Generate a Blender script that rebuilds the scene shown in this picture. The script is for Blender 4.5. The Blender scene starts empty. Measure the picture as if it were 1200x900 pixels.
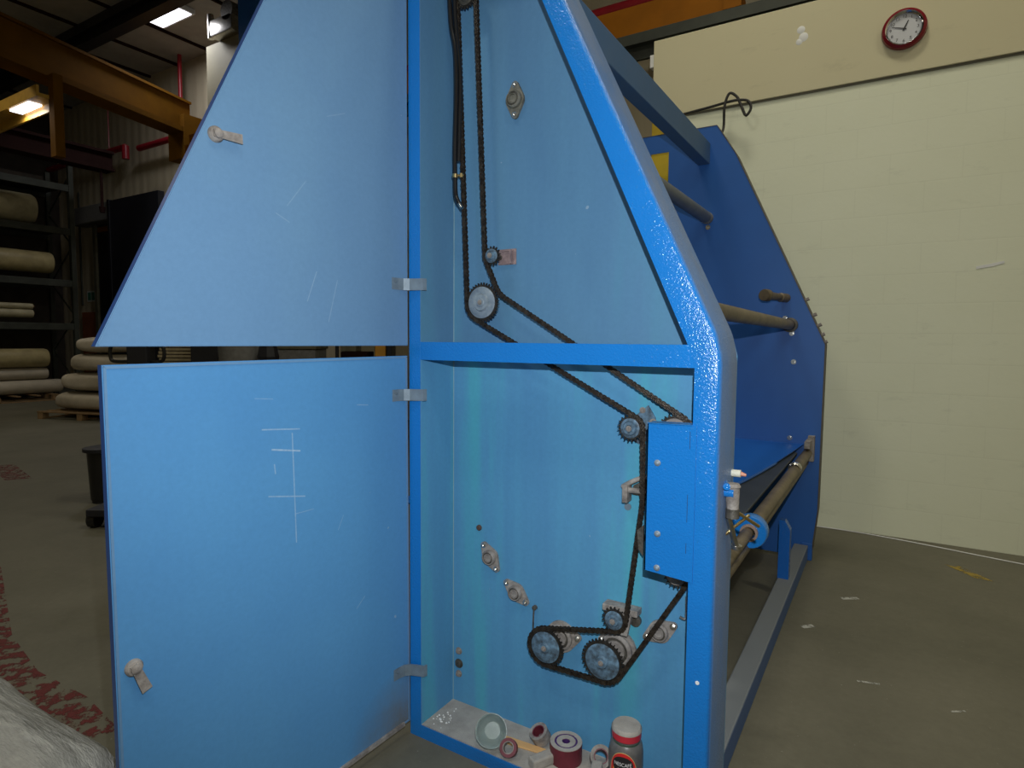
import bpy, bmesh, math, random
from mathutils import Vector, Matrix
PI = math.pi
scn = bpy.context.scene
COL = scn.collection

# ------------------------------------------------------------------ camera
CAM = Vector((1.4959, -1.7183, 1.4999))
FWD = Vector((-0.52171787, 0.8501801, -0.07074087)).normalized()
RGT = Vector((0.85197452, 0.5235162, 0.00837886)).normalized()
UPV = RGT.cross(FWD).normalized()
cd = bpy.data.cameras.new('camera'); cam = bpy.data.objects.new('camera', cd); COL.objects.link(cam)
m = Matrix((RGT, UPV, -FWD)).transposed().to_4x4(); m.translation = CAM
cam.matrix_world = m
cd.sensor_width = 36; cd.lens = 36 * 719.6 / 1200; cd.clip_start = .02; cd.clip_end = 100
scn.camera = cam

# ------------------------------------------------------------------ world, exposure
w = bpy.data.worlds.new('world'); scn.world = w; w.use_nodes = True
w.node_tree.nodes['Background'].inputs[0].default_value = (.75, .8, .75, 1)
w.node_tree.nodes['Background'].inputs[1].default_value = .035
scn.view_settings.view_transform = 'Standard'; scn.view_settings.look = 'None'
scn.view_settings.exposure = 0; scn.view_settings.gamma = 1
scn.view_settings.use_curve_mapping = False

# ------------------------------------------------------------------ lights
def lamp(kind, name, loc, energy, color=(1, 1, 1), target=None, **kw):
    l = bpy.data.lights.new(name, kind); o = bpy.data.objects.new(name, l); COL.objects.link(o)
    o.location = loc; l.energy = energy; l.color = color
    for k, v in kw.items(): setattr(l, k, v)
    if target is not None:
        o.rotation_euler = (Vector(target) - Vector(loc)).to_track_quat('-Z', 'Y').to_euler()
    return o
# the camera's own flash, a little above and to the right of the lens
FL = CAM + RGT * .05 + UPV * .20
lamp('SPOT', 'camera_flash', FL, 138, (.93, .97, 1), FL + FWD * 3 , spot_size=math.radians(118), spot_blend=.85, shadow_soft_size=.012)
CEIL_FILLS = [(2.6, -2.6), (-1.2, -3.4), (4.2, 1.0), (0.6, 1.9)]  # added unseen fill lights that set the ambient level, no fixtures built
for lx, ly in CEIL_FILLS:
    lamp('AREA', 'ceiling_lamp_or_fill', (lx, ly, 7.75), 88, (1, .95, .78), (lx, ly, 0), shape='RECTANGLE', size=1.3, size_y=.6)
lamp('AREA', 'ceiling_lamp_or_fill', (-11.01, 5.43, 7.86), 60, (.95, .96, 1), (-11.01, 5.43, 0), shape='RECTANGLE', size=.8, size_y=.55)
lamp('AREA', 'ceiling_lamp_or_fill', (-12.5, 0.0, 7.8), 100, (1, .92, .75), (-11.5, -1.5, 0), shape='RECTANGLE', size=1.3, size_y=.6)  # added unseen fill to brighten the left hall, no luminaire here

# ------------------------------------------------------------------ materials
def nt(name):
    m = bpy.data.materials.new(name); m.use_nodes = True
    return m, m.node_tree.nodes, m.node_tree.links, m.node_tree.nodes['Principled BSDF']
def c4(c): return (c[0], c[1], c[2], 1)
def srgb(r, g, b):
    f = lambda v: (v / 255 / 12.92) if v / 255 <= .04045 else ((v / 255 + .055) / 1.055) ** 2.4
    return (f(r), f(g), f(b))
def noise(N, L, scale, detail=4, rough=.6, vec=None, coord='Object', stretch=None):
    n = N.new('ShaderNodeTexNoise'); n.inputs['Scale'].default_value = scale
    n.inputs['Detail'].default_value = detail; n.inputs['Roughness'].default_value = rough
    if vec is None:
        t = N.new('ShaderNodeTexCoord'); vec = t.outputs[coord]
    if stretch:
        mp = N.new('ShaderNodeMapping'); mp.inputs['Scale'].default_value = stretch
        L.new(vec, mp.inputs['Vector']); vec = mp.outputs['Vector']
    L.new(vec, n.inputs['Vector'])
    return n.outputs['Fac']
def ramp(N, L, fac, stops):
    r = N.new('ShaderNodeValToRGB'); e = r.color_ramp.elements
    while len(e) < len(stops): e.new(.5)
    for k, (p, c) in enumerate(stops): e[k].position = p; e[k].color = c4(c)
    L.new(fac, r.inputs['Fac']); return r.outputs['Color']
def mix(N, L, fac, a, b):
    n = N.new('ShaderNodeMix'); n.data_type = 'RGBA'
    for idx, v in ((0, fac), (6, a), (7, b)):
        if isinstance(v, (tuple, list)): n.inputs[idx].default_value = c4(v)
        elif isinstance(v, (int, float)): n.inputs[idx].default_value = v
        else: L.new(v, n.inputs[idx])
    return n.outputs[2]
def math_(N, L, op, a, b=0.0, clamp=False):
    n = N.new('ShaderNodeMath'); n.operation = op; n.use_clamp = clamp
    for i, v in ((0, a), (1, b)):
        if isinstance(v, (int, float)): n.inputs[i].default_value = v
        else: L.new(v, n.inputs[i])
    return n.outputs[0]
def bump(N, L, bs, fac, strength, dist):
    b = N.new('ShaderNodeBump'); b.inputs['Strength'].default_value = strength; b.inputs['Distance'].default_value = dist
    L.new(fac, b.inputs['Height']); L.new(b.outputs['Normal'], bs.inputs['Normal'])
def simple(name, col, rough=.6, metal=0, var=.25, scale=8, col2=None, bmp=0, bscale=60, spec=.5):
    m, N, L, B = nt(name)
    c2 = col2 if col2 else tuple(v * (1 - var) for v in col)
    f = noise(N, L, scale)
    L.new(ramp(N, L, f, [(.3, c2), (.7, col)]), B.inputs['Base Color'])
    B.inputs['Roughness'].default_value = rough; B.inputs['Metallic'].default_value = metal
    B.inputs['Specular IOR Level'].default_value = spec
    if bmp: bump(N, L, B, noise(N, L, bscale, 2), bmp, .01)
    return m
M = {}
# bright hammer-texture blue enamel of the frame
def enamel(name, col, dusty=0.0, dustcol=(.19, .235, .32), scale=170, bs=.9, rough=.15, mode='Y'):
    m, N, L, B = nt(name)
    tc = N.new('ShaderNodeTexCoord').outputs['Object']
    big = noise(N, L, 3, 4, .6, tc)
    base = mix(N, L, big, tuple(v * .86 for v in col), tuple(min(1, v * 1.1) for v in col))
    ge = N.new('ShaderNodeNewGeometry'); sp = N.new('ShaderNodeSeparateXYZ'); L.new(ge.outputs['Normal'], sp.inputs[0])
    # dust lies on the flanks and tops that nobody wipes (normal well away from the front)
    ay = math_(N, L, 'ABSOLUTE', sp.outputs['Y'])
    flank = math_(N, L, 'SUBTRACT', 1.0, math_(N, L, 'MULTIPLY', ay, 1.15), True) if mode == 'Y' else math_(N, L, 'ADD', sp.outputs['Z'], .12, True)
    nz = noise(N, L, 7, 5, .7, tc, stretch=(1, 1, .5))
    dn = math_(N, L, 'MULTIPLY', nz, 1.7, True)
    fac = math_(N, L, 'MULTIPLY', math_(N, L, 'MULTIPLY', flank, dn), dusty, True)
    L.new(mix(N, L, fac, base, dustcol), B.inputs['Base Color'])
    L.new(math_(N, L, 'ADD', rough, math_(N, L, 'MULTIPLY', fac, .5)), B.inputs['Roughness'])
    B.inputs['Specular IOR Level'].default_value = .55
    bump(N, L, B, noise(N, L, scale, 2, .6, tc), bs, .002)
    return m
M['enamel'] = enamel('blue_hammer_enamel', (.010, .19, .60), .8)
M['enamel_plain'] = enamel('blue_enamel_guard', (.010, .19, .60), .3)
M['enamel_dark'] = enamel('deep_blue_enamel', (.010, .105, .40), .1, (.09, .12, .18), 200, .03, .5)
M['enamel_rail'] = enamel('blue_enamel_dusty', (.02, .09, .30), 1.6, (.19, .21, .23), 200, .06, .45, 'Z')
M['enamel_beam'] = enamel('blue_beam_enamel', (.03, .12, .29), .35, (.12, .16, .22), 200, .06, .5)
M['edge_blue'] = enamel('door_edge_blue', (.025, .075, .27), .1, (.1, .12, .2), 200, .05, .45)
# matt primer blue of the interior with faint streaks
def primer(name, c1, c2, teal, stretch, amt=1.0, scale=1.2):
    m, N, L, B = nt(name)
    tc = N.new('ShaderNodeTexCoord').outputs['Object']
    a = noise(N, L, scale, 5, .55, tc, stretch=stretch)
    col = ramp(N, L, a, [(.36, c1), (.52, c2), (.70, teal)])
    fine = noise(N, L, 60, 3, .7, tc)
    col = mix(N, L, math_(N, L, 'MULTIPLY', fine, .22), col, (.02, .06, .12))
    sp = noise(N, L, 26, 1, .5, tc)
    spm = math_(N, L, 'MULTIPLY', math_(N, L, 'GREATER_THAN', sp, .80), .4)
    col = mix(N, L, spm, col, (.42, .52, .62))
    dk = noise(N, L, 11, 7, .72, tc); dm = math_(N, L, 'MULTIPLY', math_(N, L, 'GREATER_THAN', dk, .735), .55)
    col = mix(N, L, dm, col, (.03, .06, .08))
    L.new(col, B.inputs['Base Color']); B.inputs['Roughness'].default_value = .52
    B.inputs['Specular IOR Level'].default_value = .3
    bump(N, L, B, noise(N, L, 150, 2, .6, tc), .06, .002)
    return m, N, L, B, col
M['primer'] = primer('pale_blue_primer', (.092, .29, .53), (.10, .33, .565), (.09, .42, .56), (5.5, 5.5, .35))[0]
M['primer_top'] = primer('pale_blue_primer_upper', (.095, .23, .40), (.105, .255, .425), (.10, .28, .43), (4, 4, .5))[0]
# door inner face: scratches at their own places (object coords: x along, z up)
def door_mat(name, c1, c2, c3, marks, grime=False):
    m, N, L, B, col = primer(name, c1, c2, c3, (1.2, 1.2, 1.0))
    tc = N.new('ShaderNodeTexCoord').outputs['Object']
    nz = noise(N, L, 90, 3, .7, tc)
    for (s, z, ln, wd, ang, st) in marks:
        mp = N.new('ShaderNodeMapping'); mp.vector_type = 'TEXTURE'
        mp.inputs['Location'].default_value = (s, 0, z); mp.inputs['Rotation'].default_value = (0, ang, 0)
        L.new(tc, mp.inputs['Vector']); sp = N.new('ShaderNodeSeparateXYZ'); L.new(mp.outputs['Vector'], sp.inputs[0])
        a = math_(N, L, 'LESS_THAN', math_(N, L, 'ABSOLUTE', sp.outputs['X']), ln / 2)
        b = math_(N, L, 'LESS_THAN', math_(N, L, 'ABSOLUTE', sp.outputs['Z']), wd / 2)
        f = math_(N, L, 'MULTIPLY', math_(N, L, 'MULTIPLY', a, b), math_(N, L, 'MULTIPLY', nz, st * 1.6), True)
        col = mix(N, L, f, col, (.42, .55, .68))
    if grime:   # rusty grime rubbed into the lower hinge corner
        sp = N.new('ShaderNodeSeparateXYZ'); L.new(tc, sp.inputs[0])
        a = math_(N, L, 'POWER', math_(N, L, 'MULTIPLY', sp.outputs['X'], 3.4), 2.0)
        b = math_(N, L, 'POWER', math_(N, L, 'MULTIPLY', math_(N, L, 'SUBTRACT', sp.outputs['Z'], .05), 4.2), 2.0)
        g = math_(N, L, 'SUBTRACT', 1.0, math_(N, L, 'SQRT', math_(N, L, 'ADD', a, b)), True)
        g = math_(N, L, 'MULTIPLY', g, math_(N, L, 'MULTIPLY', noise(N, L, 9, 5, .7, tc), 2.2), True)
        col = mix(N, L, math_(N, L, 'MULTIPLY', g, .8), col, (.16, .15, .12))
    L.new(col, B.inputs['Base Color'])
    return m
M['door_low'] = door_mat('door_blue_lower', (.088, .285, .58), (.096, .305, .60), (.105, .33, .62),
    [(.515, 1.235, .13, .004, -.10, .55), (.50, 1.17, .10, .005, -.18, .7), (.475, 1.05, .004, .34, .02, .5), (.50, 1.03, .13, .004, -.2, .5),
     (.54, 1.12, .004, .03, .1, .5), (.44, .97, .07, .003, 0, .3), (.20, 1.28, .05, .003, -.1, .4), (.22, .6, .05, .003, .7, .4), (.30, .9, .05, .003, 1.1, .3), (.57, 1.33, .06, .003, -.1, .25)], True)
M['door_up'] = door_mat('door_blue_upper', (.135, .275, .47), (.145, .29, .49), (.16, .315, .505),
    [(.40, 1.66, .10, .003, 1.2, .35), (.32, 1.62, .14, .003, 1.3, .3), (.45, 1.93, .11, .003, .9, .25), (.3, 2.2, .08, .003, .4, .2), (.5, 1.85, .05, .003, -.4, .25)])
M['dust'] = simple('grey_dust', (.44, .41, .37), .95, 0, .3, 14, bmp=.3, bscale=180, spec=.1)
M['castgrey'] = simple('dusty_cast_iron', (.40, .37, .34), .75, .1, .5, 26, (.15, .13, .12), .25, 120)
M['castdark'] = simple('oily_cast_iron', (.16, .15, .13), .5, .4, .5, 30, (.05, .045, .035), .25, 120)
M['steel'] = simple('bright_steel', (.62, .6, .56), .28, 1, .35, 30)
M['bolt'] = simple('zinc_bolt', (.75, .73, .68), .22, .9, .4, 60)
M['chain'] = simple('oily_chain', (.085, .068, .052), .3, .6, .6, 70, (.018, .013, .01), .3, 300)
M['teeth'] = simple('oily_sprocket_rim', (.045, .038, .03), .5, .4, .6, 60, (.014, .012, .01), .3, 200)
M['disc'] = simple('blue_grey_sprocket_face', (.17, .30, .43), .5, .15, .5, 38, (.035, .04, .045), .15, 90)
M['disc_pale'] = simple('pale_sprocket_face', (.32, .38, .42), .5, .2, .5, 28, (.14, .19, .25), .15, 90)
M['rubber'] = simple('black_rubber', (.012, .012, .013), .3, 0, .3, 20)
M['cablemat'] = simple('black_cable', (.03, .028, .026), .55, 0, .3, 20)
M['brass'] = simple('brass', (.75, .6, .3), .3, 1, .3, 40)
M['shaft'] = simple('brown_oxide_steel', (.22, .175, .11), .5, .35, .45, 9, (.11, .085, .055), .1, 80)
M['shaftdark'] = simple('dark_roller', (.055, .065, .075), .5, .2, .35, 5)
M['plastic_lt'] = simple('pale_plastic', (.75, .74, .62), .4)
M['white'] = simple('white_paint', (.8, .8, .78), .5, 0, .1)
M['redplast'] = simple('red_plastic', (.55, .03, .05), .35, 0, .15)
M['lidred'] = M['redplast']
M['orange'] = simple('orange_paint', (.17, .072, .002), .8, 0, .3, 2, spec=.12)
M['orange_r'] = simple('orange_paint_near', (.30, .105, .004), .7, 0, .3, 2, spec=.15)
M['yellow'] = simple('yellow_paint', (.62, .44, .02), .5, 0, .15)
M['redpipe'] = simple('red_pipe', (.38, .018, .03), .35, 0, .25)
M['brownbeam'] = simple('dark_red_oxide', (.022, .009, .008), .9, 0, .3, 3, spec=.1)
M['blackpaint'] = simple('black_paint', (.012, .013, .02), .5, 0, .3)
M['darkgreen'] = simple('dark_rack_steel', (.05, .056, .043), .6, .2, .5, 3)
M['rackback'] = simple('dark_brown_sheet', (.055, .042, .03), .8, 0, .5, 3)
M['roll'] = simple('cream_roll_wrap', (.46, .41, .26), .45, 0, .35, 5, bmp=.4, bscale=8)
M['roll_y'] = simple('yellowed_roll_wrap', (.46, .38, .19), .4, 0, .35, 5, bmp=.4, bscale=8)
M['sack'] = simple('cream_sacking', (.50, .44, .34), .6, 0, .25, 4, bmp=.5, bscale=7)
M['wood'] = simple('pallet_wood', (.30, .19, .09), .8, 0, .4, 10)
M['woodpale'] = simple('pale_timber', (.42, .35, .22), .8, 0, .35, 10)
M['stick'] = simple('orange_wood', (.72, .43, .18), .7, 0, .15, 20)
M['greyplast'] = simple('grey_plastic', (.20, .20, .20), .5, 0, .3, 20)
M['olive'] = simple('olive_board', (.16, .15, .10), .7, 0, .3, 6)
M['cream'] = simple('cream_cladding', (.28, .25, .16), .7, 0, .15, 2)
M['ink'] = simple('black_ink', (.02, .018, .02), .5, 0, .1)
M['whiteink'] = simple('white_ink', (.85, .85, .85), .5, 0, .05)
M['clockface'] = simple('clock_face', (.62, .63, .66), .4, 0, .08)
M['clockrim'] = simple('dark_red_rim', (.20, .012, .02), .22, 0, .1)
M['chrome'] = simple('chrome', (.8, .8, .82), .12, 1, .1)
M['greensign'] = simple('green_sign', (.05, .25, .16), .5, 0, .1)
M['orangelabel'] = simple('orange_label', (.75, .30, .04), .45, 0, .2, 40)
M['goldlabel'] = simple('gold_label', (.80, .58, .22), .4, 0, .2, 40)
M['redlabel'] = simple('red_label', (.70, .03, .03), .35, 0, .1)
M['maroon'] = simple('maroon_tape', (.16, .02, .035), .5, 0, .3, 30)
M['purple'] = simple('purple_core', (.06, .02, .13), .6, 0, .1)
M['concrete_w'] = None
def glassmat(name, col, rough, ior=1.45, tr=1.0):
    m, N, L, B = nt(name)
    B.inputs['Base Color'].default_value = c4(col); B.inputs['Roughness'].default_value = rough
    B.inputs['IOR'].default_value = ior; B.inputs['Transmission Weight'].default_value = tr
    return m
M['glass'] = glassmat('dusty_green_glass', (.72, .82, .78), .18, tr=.75)
def film():
    m, N, L, B = nt('stretch_film')
    tc = N.new('ShaderNodeTexCoord').outputs['Object']
    a = noise(N, L, 5, 6, .65, tc, stretch=(1, 3, 3))
    L.new(ramp(N, L, a, [(.3, (.27, .28, .27)), (.6, (.46, .47, .46)), (.8, (.66, .67, .66))]), B.inputs['Base Color'])
    B.inputs['Roughness'].default_value = .17; B.inputs['Specular IOR Level'].default_value = .6
    bump(N, L, B, noise(N, L, 9, 5, .65, tc, stretch=(.6, 3, 3)), .6, .03)
    return m
M['film'] = film()
def emis(name, col, st):
    m, N, L, B = nt(name); B.inputs['Emission Color'].default_value = c4(col); B.inputs['Emission Strength'].default_value = st
    B.inputs['Base Color'].default_value = (.8, .8, .8, 1); return m
M['lampglow'] = emis('lamp_diffuser', (.92, .9, 1), 3.2)
def floor_mat():
    m, N, L, B = nt('worn_concrete')
    tc = N.new('ShaderNodeTexCoord').outputs['Object']
    a = noise(N, L, 1.3, 7, .68, tc); b = noise(N, L, 28, 5, .75, tc)
    col = mix(N, L, a, (.075, .075, .050), (.24, .225, .17))
    col = mix(N, L, math_(N, L, 'MULTIPLY', b, .5), col, (.07, .062, .045))
    s = noise(N, L, 70, 2, .5, tc); sm = math_(N, L, 'MULTIPLY', math_(N, L, 'GREATER_THAN', s, .74), .35)
    col = mix(N, L, sm, col, (.42, .40, .35))
    L.new(col, B.inputs['Base Color']); B.inputs['Roughness'].default_value = .62
    B.inputs['Specular IOR Level'].default_value = .3
    bump(N, L, B, b, .15, .004)
    return m
M['floor'] = floor_mat()
def paintpatch(name, col, sc, thr):
    m, N, L, B = nt(name)
    tc = N.new('ShaderNodeTexCoord').outputs['Object']
    a = noise(N, L, sc, 6, .7, tc)
    mk = ramp(N, L, a, [(thr, (0, 0, 0)), (thr + .06, (1, 1, 1))])
    L.new(math_(N, L, 'MULTIPLY', mk, .8), B.inputs['Alpha'])
    B.inputs['Base Color'].default_value = c4(col); B.inputs['Roughness'].default_value = .6
    return m
M['redmark'] = paintpatch('worn_red_floor_paint', (.14, .018, .016), 13, .49)
M['yelmark'] = paintpatch('worn_yellow_floor_paint', (.38, .27, .04), 14, .47)
M['whitemark'] = paintpatch('white_scuff', (.5, .5, .46), 25, .42)
def wall_mat(name, ca, cb, brick=True):
    m, N, L, B = nt(name)
    tc = N.new('ShaderNodeTexCoord').outputs['Object']
    a = noise(N, L, .9, 6, .65, tc, stretch=(1, 1, 1.6))
    col = mix(N, L, a, ca, cb)
    if brick:
        mp = N.new('ShaderNodeMapping'); mp.inputs['Rotation'].default_value = (PI / 2, 0, 0)
        L.new(tc, mp.inputs['Vector'])
        br = N.new('ShaderNodeTexBrick'); L.new(mp.outputs['Vector'], br.inputs['Vector'])
        br.inputs['Scale'].default_value = 1; br.inputs['Brick Width'].default_value = .45; br.inputs['Row Height'].default_value = .225
        br.inputs['Mortar Size'].default_value = .006; br.inputs['Mortar Smooth'].default_value = .6
        f = math_(N, L, 'MULTIPLY', br.outputs['Fac'], .04)
        col = mix(N, L, f, col, (.2, .19, .13))
        bump(N, L, B, math_(N, L, 'SUBTRACT', noise(N, L, 30, 4, .6, tc), math_(N, L, 'MULTIPLY', br.outputs['Fac'], .35)), .16, .005)
    sm = noise(N, L, 3.2, 5, .7, tc, stretch=(1, 1, 3)); sf = ramp(N, L, sm, [(.60, (0, 0, 0)), (.85, (.4, .4, .4))])
    col = mix(N, L, sf, col, tuple(v * .55 for v in ca))
    L.new(col, B.inputs['Base Color']); B.inputs['Roughness'].default_value = .6; B.inputs['Specular IOR Level'].default_value = .3
    return m
M['wall_low'] = wall_mat('cream_painted_block', (.73, .75, .56), (.82, .84, .67))
M['wall_up'] = wall_mat('cream_painted_panel', (.60, .55, .36), (.66, .61, .41), False)
def corr_mat(name, ca, cb):
    m, N, L, B = nt(name)
    tc = N.new('ShaderNodeTexCoord').outputs['Object']
    wv = N.new('ShaderNodeTexWave'); wv.inputs['Scale'].default_value = .9; wv.inputs['Distortion'].default_value = 0; L.new(tc, wv.inputs['Vector'])
    a = noise(N, L, 1.2, 5, .6, tc, stretch=(3, 3, .6))
    L.new(mix(N, L, a, ca, cb), B.inputs['Base Color']); B.inputs['Roughness'].default_value = .6
    bump(N, L, B, wv.outputs['Fac'], .25, .03)
    return m
M['corr'] = corr_mat('corrugated_cladding', (.36, .31, .21), (.62, .55, .40))
M['ceil'] = simple('roof_sheet', (.42, .41, .37), .8, 0, .3, 1.5)

# ------------------------------------------------------------------ mesh helpers
WM = {}
def finish_bm(bm, smooth=False):
    bmesh.ops.recalc_face_normals(bm, faces=bm.faces[:])
    if smooth:
        for f in bm.faces: f.smooth = True
        for e in bm.edges:
            if len(e.link_faces) == 2 and e.calc_face_angle(0) > .6: e.smooth = False
def obj(name, bm, mat, parent=None, smooth=False, origin=None):
    finish_bm(bm, smooth)
    if origin is None:
        xs = [v.co for v in bm.verts]
        lo = Vector([min(v[i] for v in xs) for i in range(3)]); hi = Vector([max(v[i] for v in xs) for i in range(3)])
        origin = Vector(((lo.x + hi.x) / 2, (lo.y + hi.y) / 2, lo.z))
    origin = Vector(origin)
    bm.transform(Matrix.Translation(-origin))
    me = bpy.data.meshes.new(name); bm.to_mesh(me); bm.free()
    for mm in (mat if isinstance(mat, (list, tuple)) else [mat]): me.materials.append(mm)
    o = bpy.data.objects.new(name, me); COL.objects.link(o)
    WM[o] = origin
    if parent is not None:
        o.parent = parent; o.location = origin - WM[parent]
    else: o.location = origin
    return o
def tag(o, label=None, cat=None, group=None, kind=None):
    if label: o['label'] = label
    if cat: o['category'] = cat
    if group: o['group'] = group
    if kind: o['kind'] = kind
    return o
def thing(name, loc, label, cat, group=None):
    o = bpy.data.objects.new(name, None); COL.objects.link(o); o.location = loc; o.empty_display_size = .1
    WM[o] = Vector(loc); return tag(o, label, cat, group)
def BM(): return bmesh.new()
def box(bm, lo, hi, rot=None, bev=0):
    lo = Vector(lo); hi = Vector(hi); c = (lo + hi) / 2; s = hi - lo
    r = bmesh.ops.create_cube(bm, size=1)
    mt = Matrix.Translation(c) @ (rot if rot else Matrix.Identity(4)) @ Matrix.Diagonal((s.x, s.y, s.z, 1))
    bmesh.ops.transform(bm, matrix=mt, verts=r['verts'])
    if bev:
        es = list({e for v in r['verts'] for e in v.link_edges})
        bmesh.ops.bevel(bm, geom=es, offset=bev, segments=2, affect='EDGES', profile=.5)
    return bm
def prism(bm, pts, axis, a, b, mi=0):
    """polygon pts (2-D) extruded along axis from a to b. axis 'y': pts=(x,z); 'x': (y,z); 'z': (x,y)"""
    def P(p, t): return {'y': (p[0], t, p[1]), 'x': (t, p[0], p[1]), 'z': (p[0], p[1], t)}[axis]
    A = [bm.verts.new(P(p, a)) for p in pts]; Bv = [bm.verts.new(P(p, b)) for p in pts]
    fs = [bm.faces.new(A), bm.faces.new(Bv)]
    n = len(pts)
    for i in range(n): fs.append(bm.faces.new((A[i], A[(i + 1) % n], Bv[(i + 1) % n], Bv[i])))
    for f in fs: f.material_index = mi
    return A, Bv
def frame_to(d):
    d = Vector(d).normalized(); return d.to_track_quat('Z', 'Y').to_matrix().to_4x4()
def cyl(bm, a, b, r, r2=None, seg=24, cap=True):
    a = Vector(a); b = Vector(b); L_ = (b - a).length
    q = bmesh.ops.create_cone(bm, cap_ends=cap, segments=seg, radius1=r, radius2=r if r2 is None else r2, depth=L_)
    bmesh.ops.transform(bm, matrix=Matrix.Translation((a + b) / 2) @ frame_to(b - a), verts=q['verts'])
    return bm
def lathe(bm, prof, base, axis=(0, 0, 1), seg=32):
    """prof: list of (r, h) from start to end, spun round axis at base"""
    mt = Matrix.Translation(base) @ frame_to(axis)
    rings = []
    for r, h in prof:
        if r < 1e-6: rings.append([bm.verts.new(mt @ Vector((0, 0, h)))])
        else: rings.append([bm.verts.new(mt @ Vector((r * math.cos(2 * PI * k / seg), r * math.sin(2 * PI * k / seg), h))) for k in range(seg)])
    for A, Bv in zip(rings, rings[1:]):
        for k in range(seg):
            a0, a1 = A[k % len(A)], A[(k + 1) % len(A)]; b0, b1 = Bv[k % len(Bv)], Bv[(k + 1) % len(Bv)]
            vs = []
            for v in (a0, a1, b1, b0):
                if v not in vs: vs.append(v)
            if len(vs) > 2: bm.faces.new(vs)
    return bm
def catmull(pts, n=8):
    P = [Vector(p) for p in pts]; out = []
    for i in range(len(P) - 1):
        p0 = P[max(i - 1, 0)]; p1 = P[i]; p2 = P[i + 1]; p3 = P[min(i + 2, len(P) - 1)]
        for k in range(n):
            t = k / n
            out.append(.5 * ((2 * p1) + (-p0 + p2) * t + (2 * p0 - 5 * p1 + 4 * p2 - p3) * t * t + (-p0 + 3 * p1 - 3 * p2 + p3) * t ** 3))
    out.append(P[-1]); return out
def tube(bm, pts, r, seg=10, smooth=8):
    C = catmull(pts, smooth) if smooth else [Vector(p) for p in pts]
    up = Vector((0, 0, 1)); prev = None; N0 = None
    for i, p in enumerate(C):
        t = (C[min(i + 1, len(C) - 1)] - C[max(i - 1, 0)]).normalized()
        if N0 is None:
            N0 = t.cross(up if abs(t.z) < .9 else Vector((1, 0, 0))).normalized()
        N0 = (N0 - t * N0.dot(t)).normalized(); B0 = t.cross(N0)
        ring = [bm.verts.new(p + (N0 * math.cos(2 * PI * k / seg) + B0 * math.sin(2 * PI * k / seg)) * r) for k in range(seg)]
        if prev:
            for k in range(seg): bm.faces.new((prev[k], prev[(k + 1) % seg], ring[(k + 1) % seg], ring[k]))
        else: bm.faces.new(ring)
        prev = ring
    bm.faces.new(prev); return bm
def hexbolt(bm, c, d, r=.008, h=.006):
    c = Vector(c); d = Vector(d).normalized()
    cyl(bm, c - d * .0005, c + d * .0015, r * 1.45, seg=16)
    cyl(bm, c + d * .001, c + d * (.001 + h), r, seg=6)
    cyl(bm, c + d * h, c + d * (h + .005), r * .5, seg=10)
    return bm
def text_bm(body, size, depth=.001):
    cu = bpy.data.curves.new('txt', 'FONT'); cu.body = body; cu.size = size; cu.extrude = depth; cu.align_x = 'CENTER'; cu.align_y = 'CENTER'
    o = bpy.data.objects.new('txt', cu); COL.objects.link(o)
    dg = bpy.context.evaluated_depsgraph_get(); me = bpy.data.meshes.new_from_object(o.evaluated_get(dg))
    bm = bmesh.new(); bm.from_mesh(me); bpy.data.objects.remove(o); bpy.data.meshes.remove(me); bpy.data.curves.remove(cu)
    return bm
def merge(dst, src, mt=None):
    if mt is not None: src.transform(mt)
    me = bpy.data.meshes.new('tmp'); src.to_mesh(me); src.free(); dst.from_mesh(me); bpy.data.meshes.remove(me)

# ================================================================== THE SETTING
def struct(name, bm, mat, label=None):
    o = obj(name, bm, mat); o['kind'] = 'structure'
    if label: o['label'] = label
    return o
XL, XR, YB, YF, H = -19.6, 6.0, 7.0, -7.0, 8.0
WY = 3.833
b = BM(); box(b, (XL, YF, -.1), (XR, YB, 0)); struct('floor', b, M['floor'], 'grey-brown worn concrete factory floor')
b = BM(); box(b, (XL, YF, H), (XR, YB, H + .1)); struct('ceiling', b, M['ceil'], 'dark grey roof lining high above the factory')
b = BM(); box(b, (XL, YB, 0), (XR, YB + .1, H)); struct('wall_back', b, M['corr'], 'brown-cream corrugated cladding wall at the far end')
b = BM(); box(b, (XL - .1, YF, 0), (XL, YB, H)); struct('wall_left', b, M['rackback'], 'dark sheet wall behind the storage rack')
b = BM(); box(b, (XR, YF, 0), (XR + .1, YB, H)); struct('wall_right', b, M['corr'], 'corrugated wall at the right of the hall')
b = BM(); box(b, (XL, YF - .1, 0), (XR, YF, H)); struct('wall_front', b, M['corr'], 'corrugated wall behind the viewer')
# cream partition room at the right: block wall below, smoother panelling above
b = BM(); box(b, (-.43, WY, 0), (XR, WY + .16, 3.50)); struct('wall_room_lower', b, M['wall_low'], 'cream painted blockwork wall behind the blue machine')
b = BM(); box(b, (-.43, WY - .022, 3.505), (XR, WY + .14, 4.19), bev=.004); struct('wall_room_upper', b, M['wall_up'], 'yellowish cream panel above the dark joint line carrying the clock')
b = BM(); box(b, (-.43, WY + .16, 0), (-.31, YB, 4.1)); struct('wall_room_side', b, M['wall_low'], 'end wall of the cream room')
b = BM(); box(b, (-.44, WY - .010, 3.490), (XR, WY + .12, 3.507)); struct('trim_1', b, M['olive'], 'dark joint strip along the cream wall')
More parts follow.
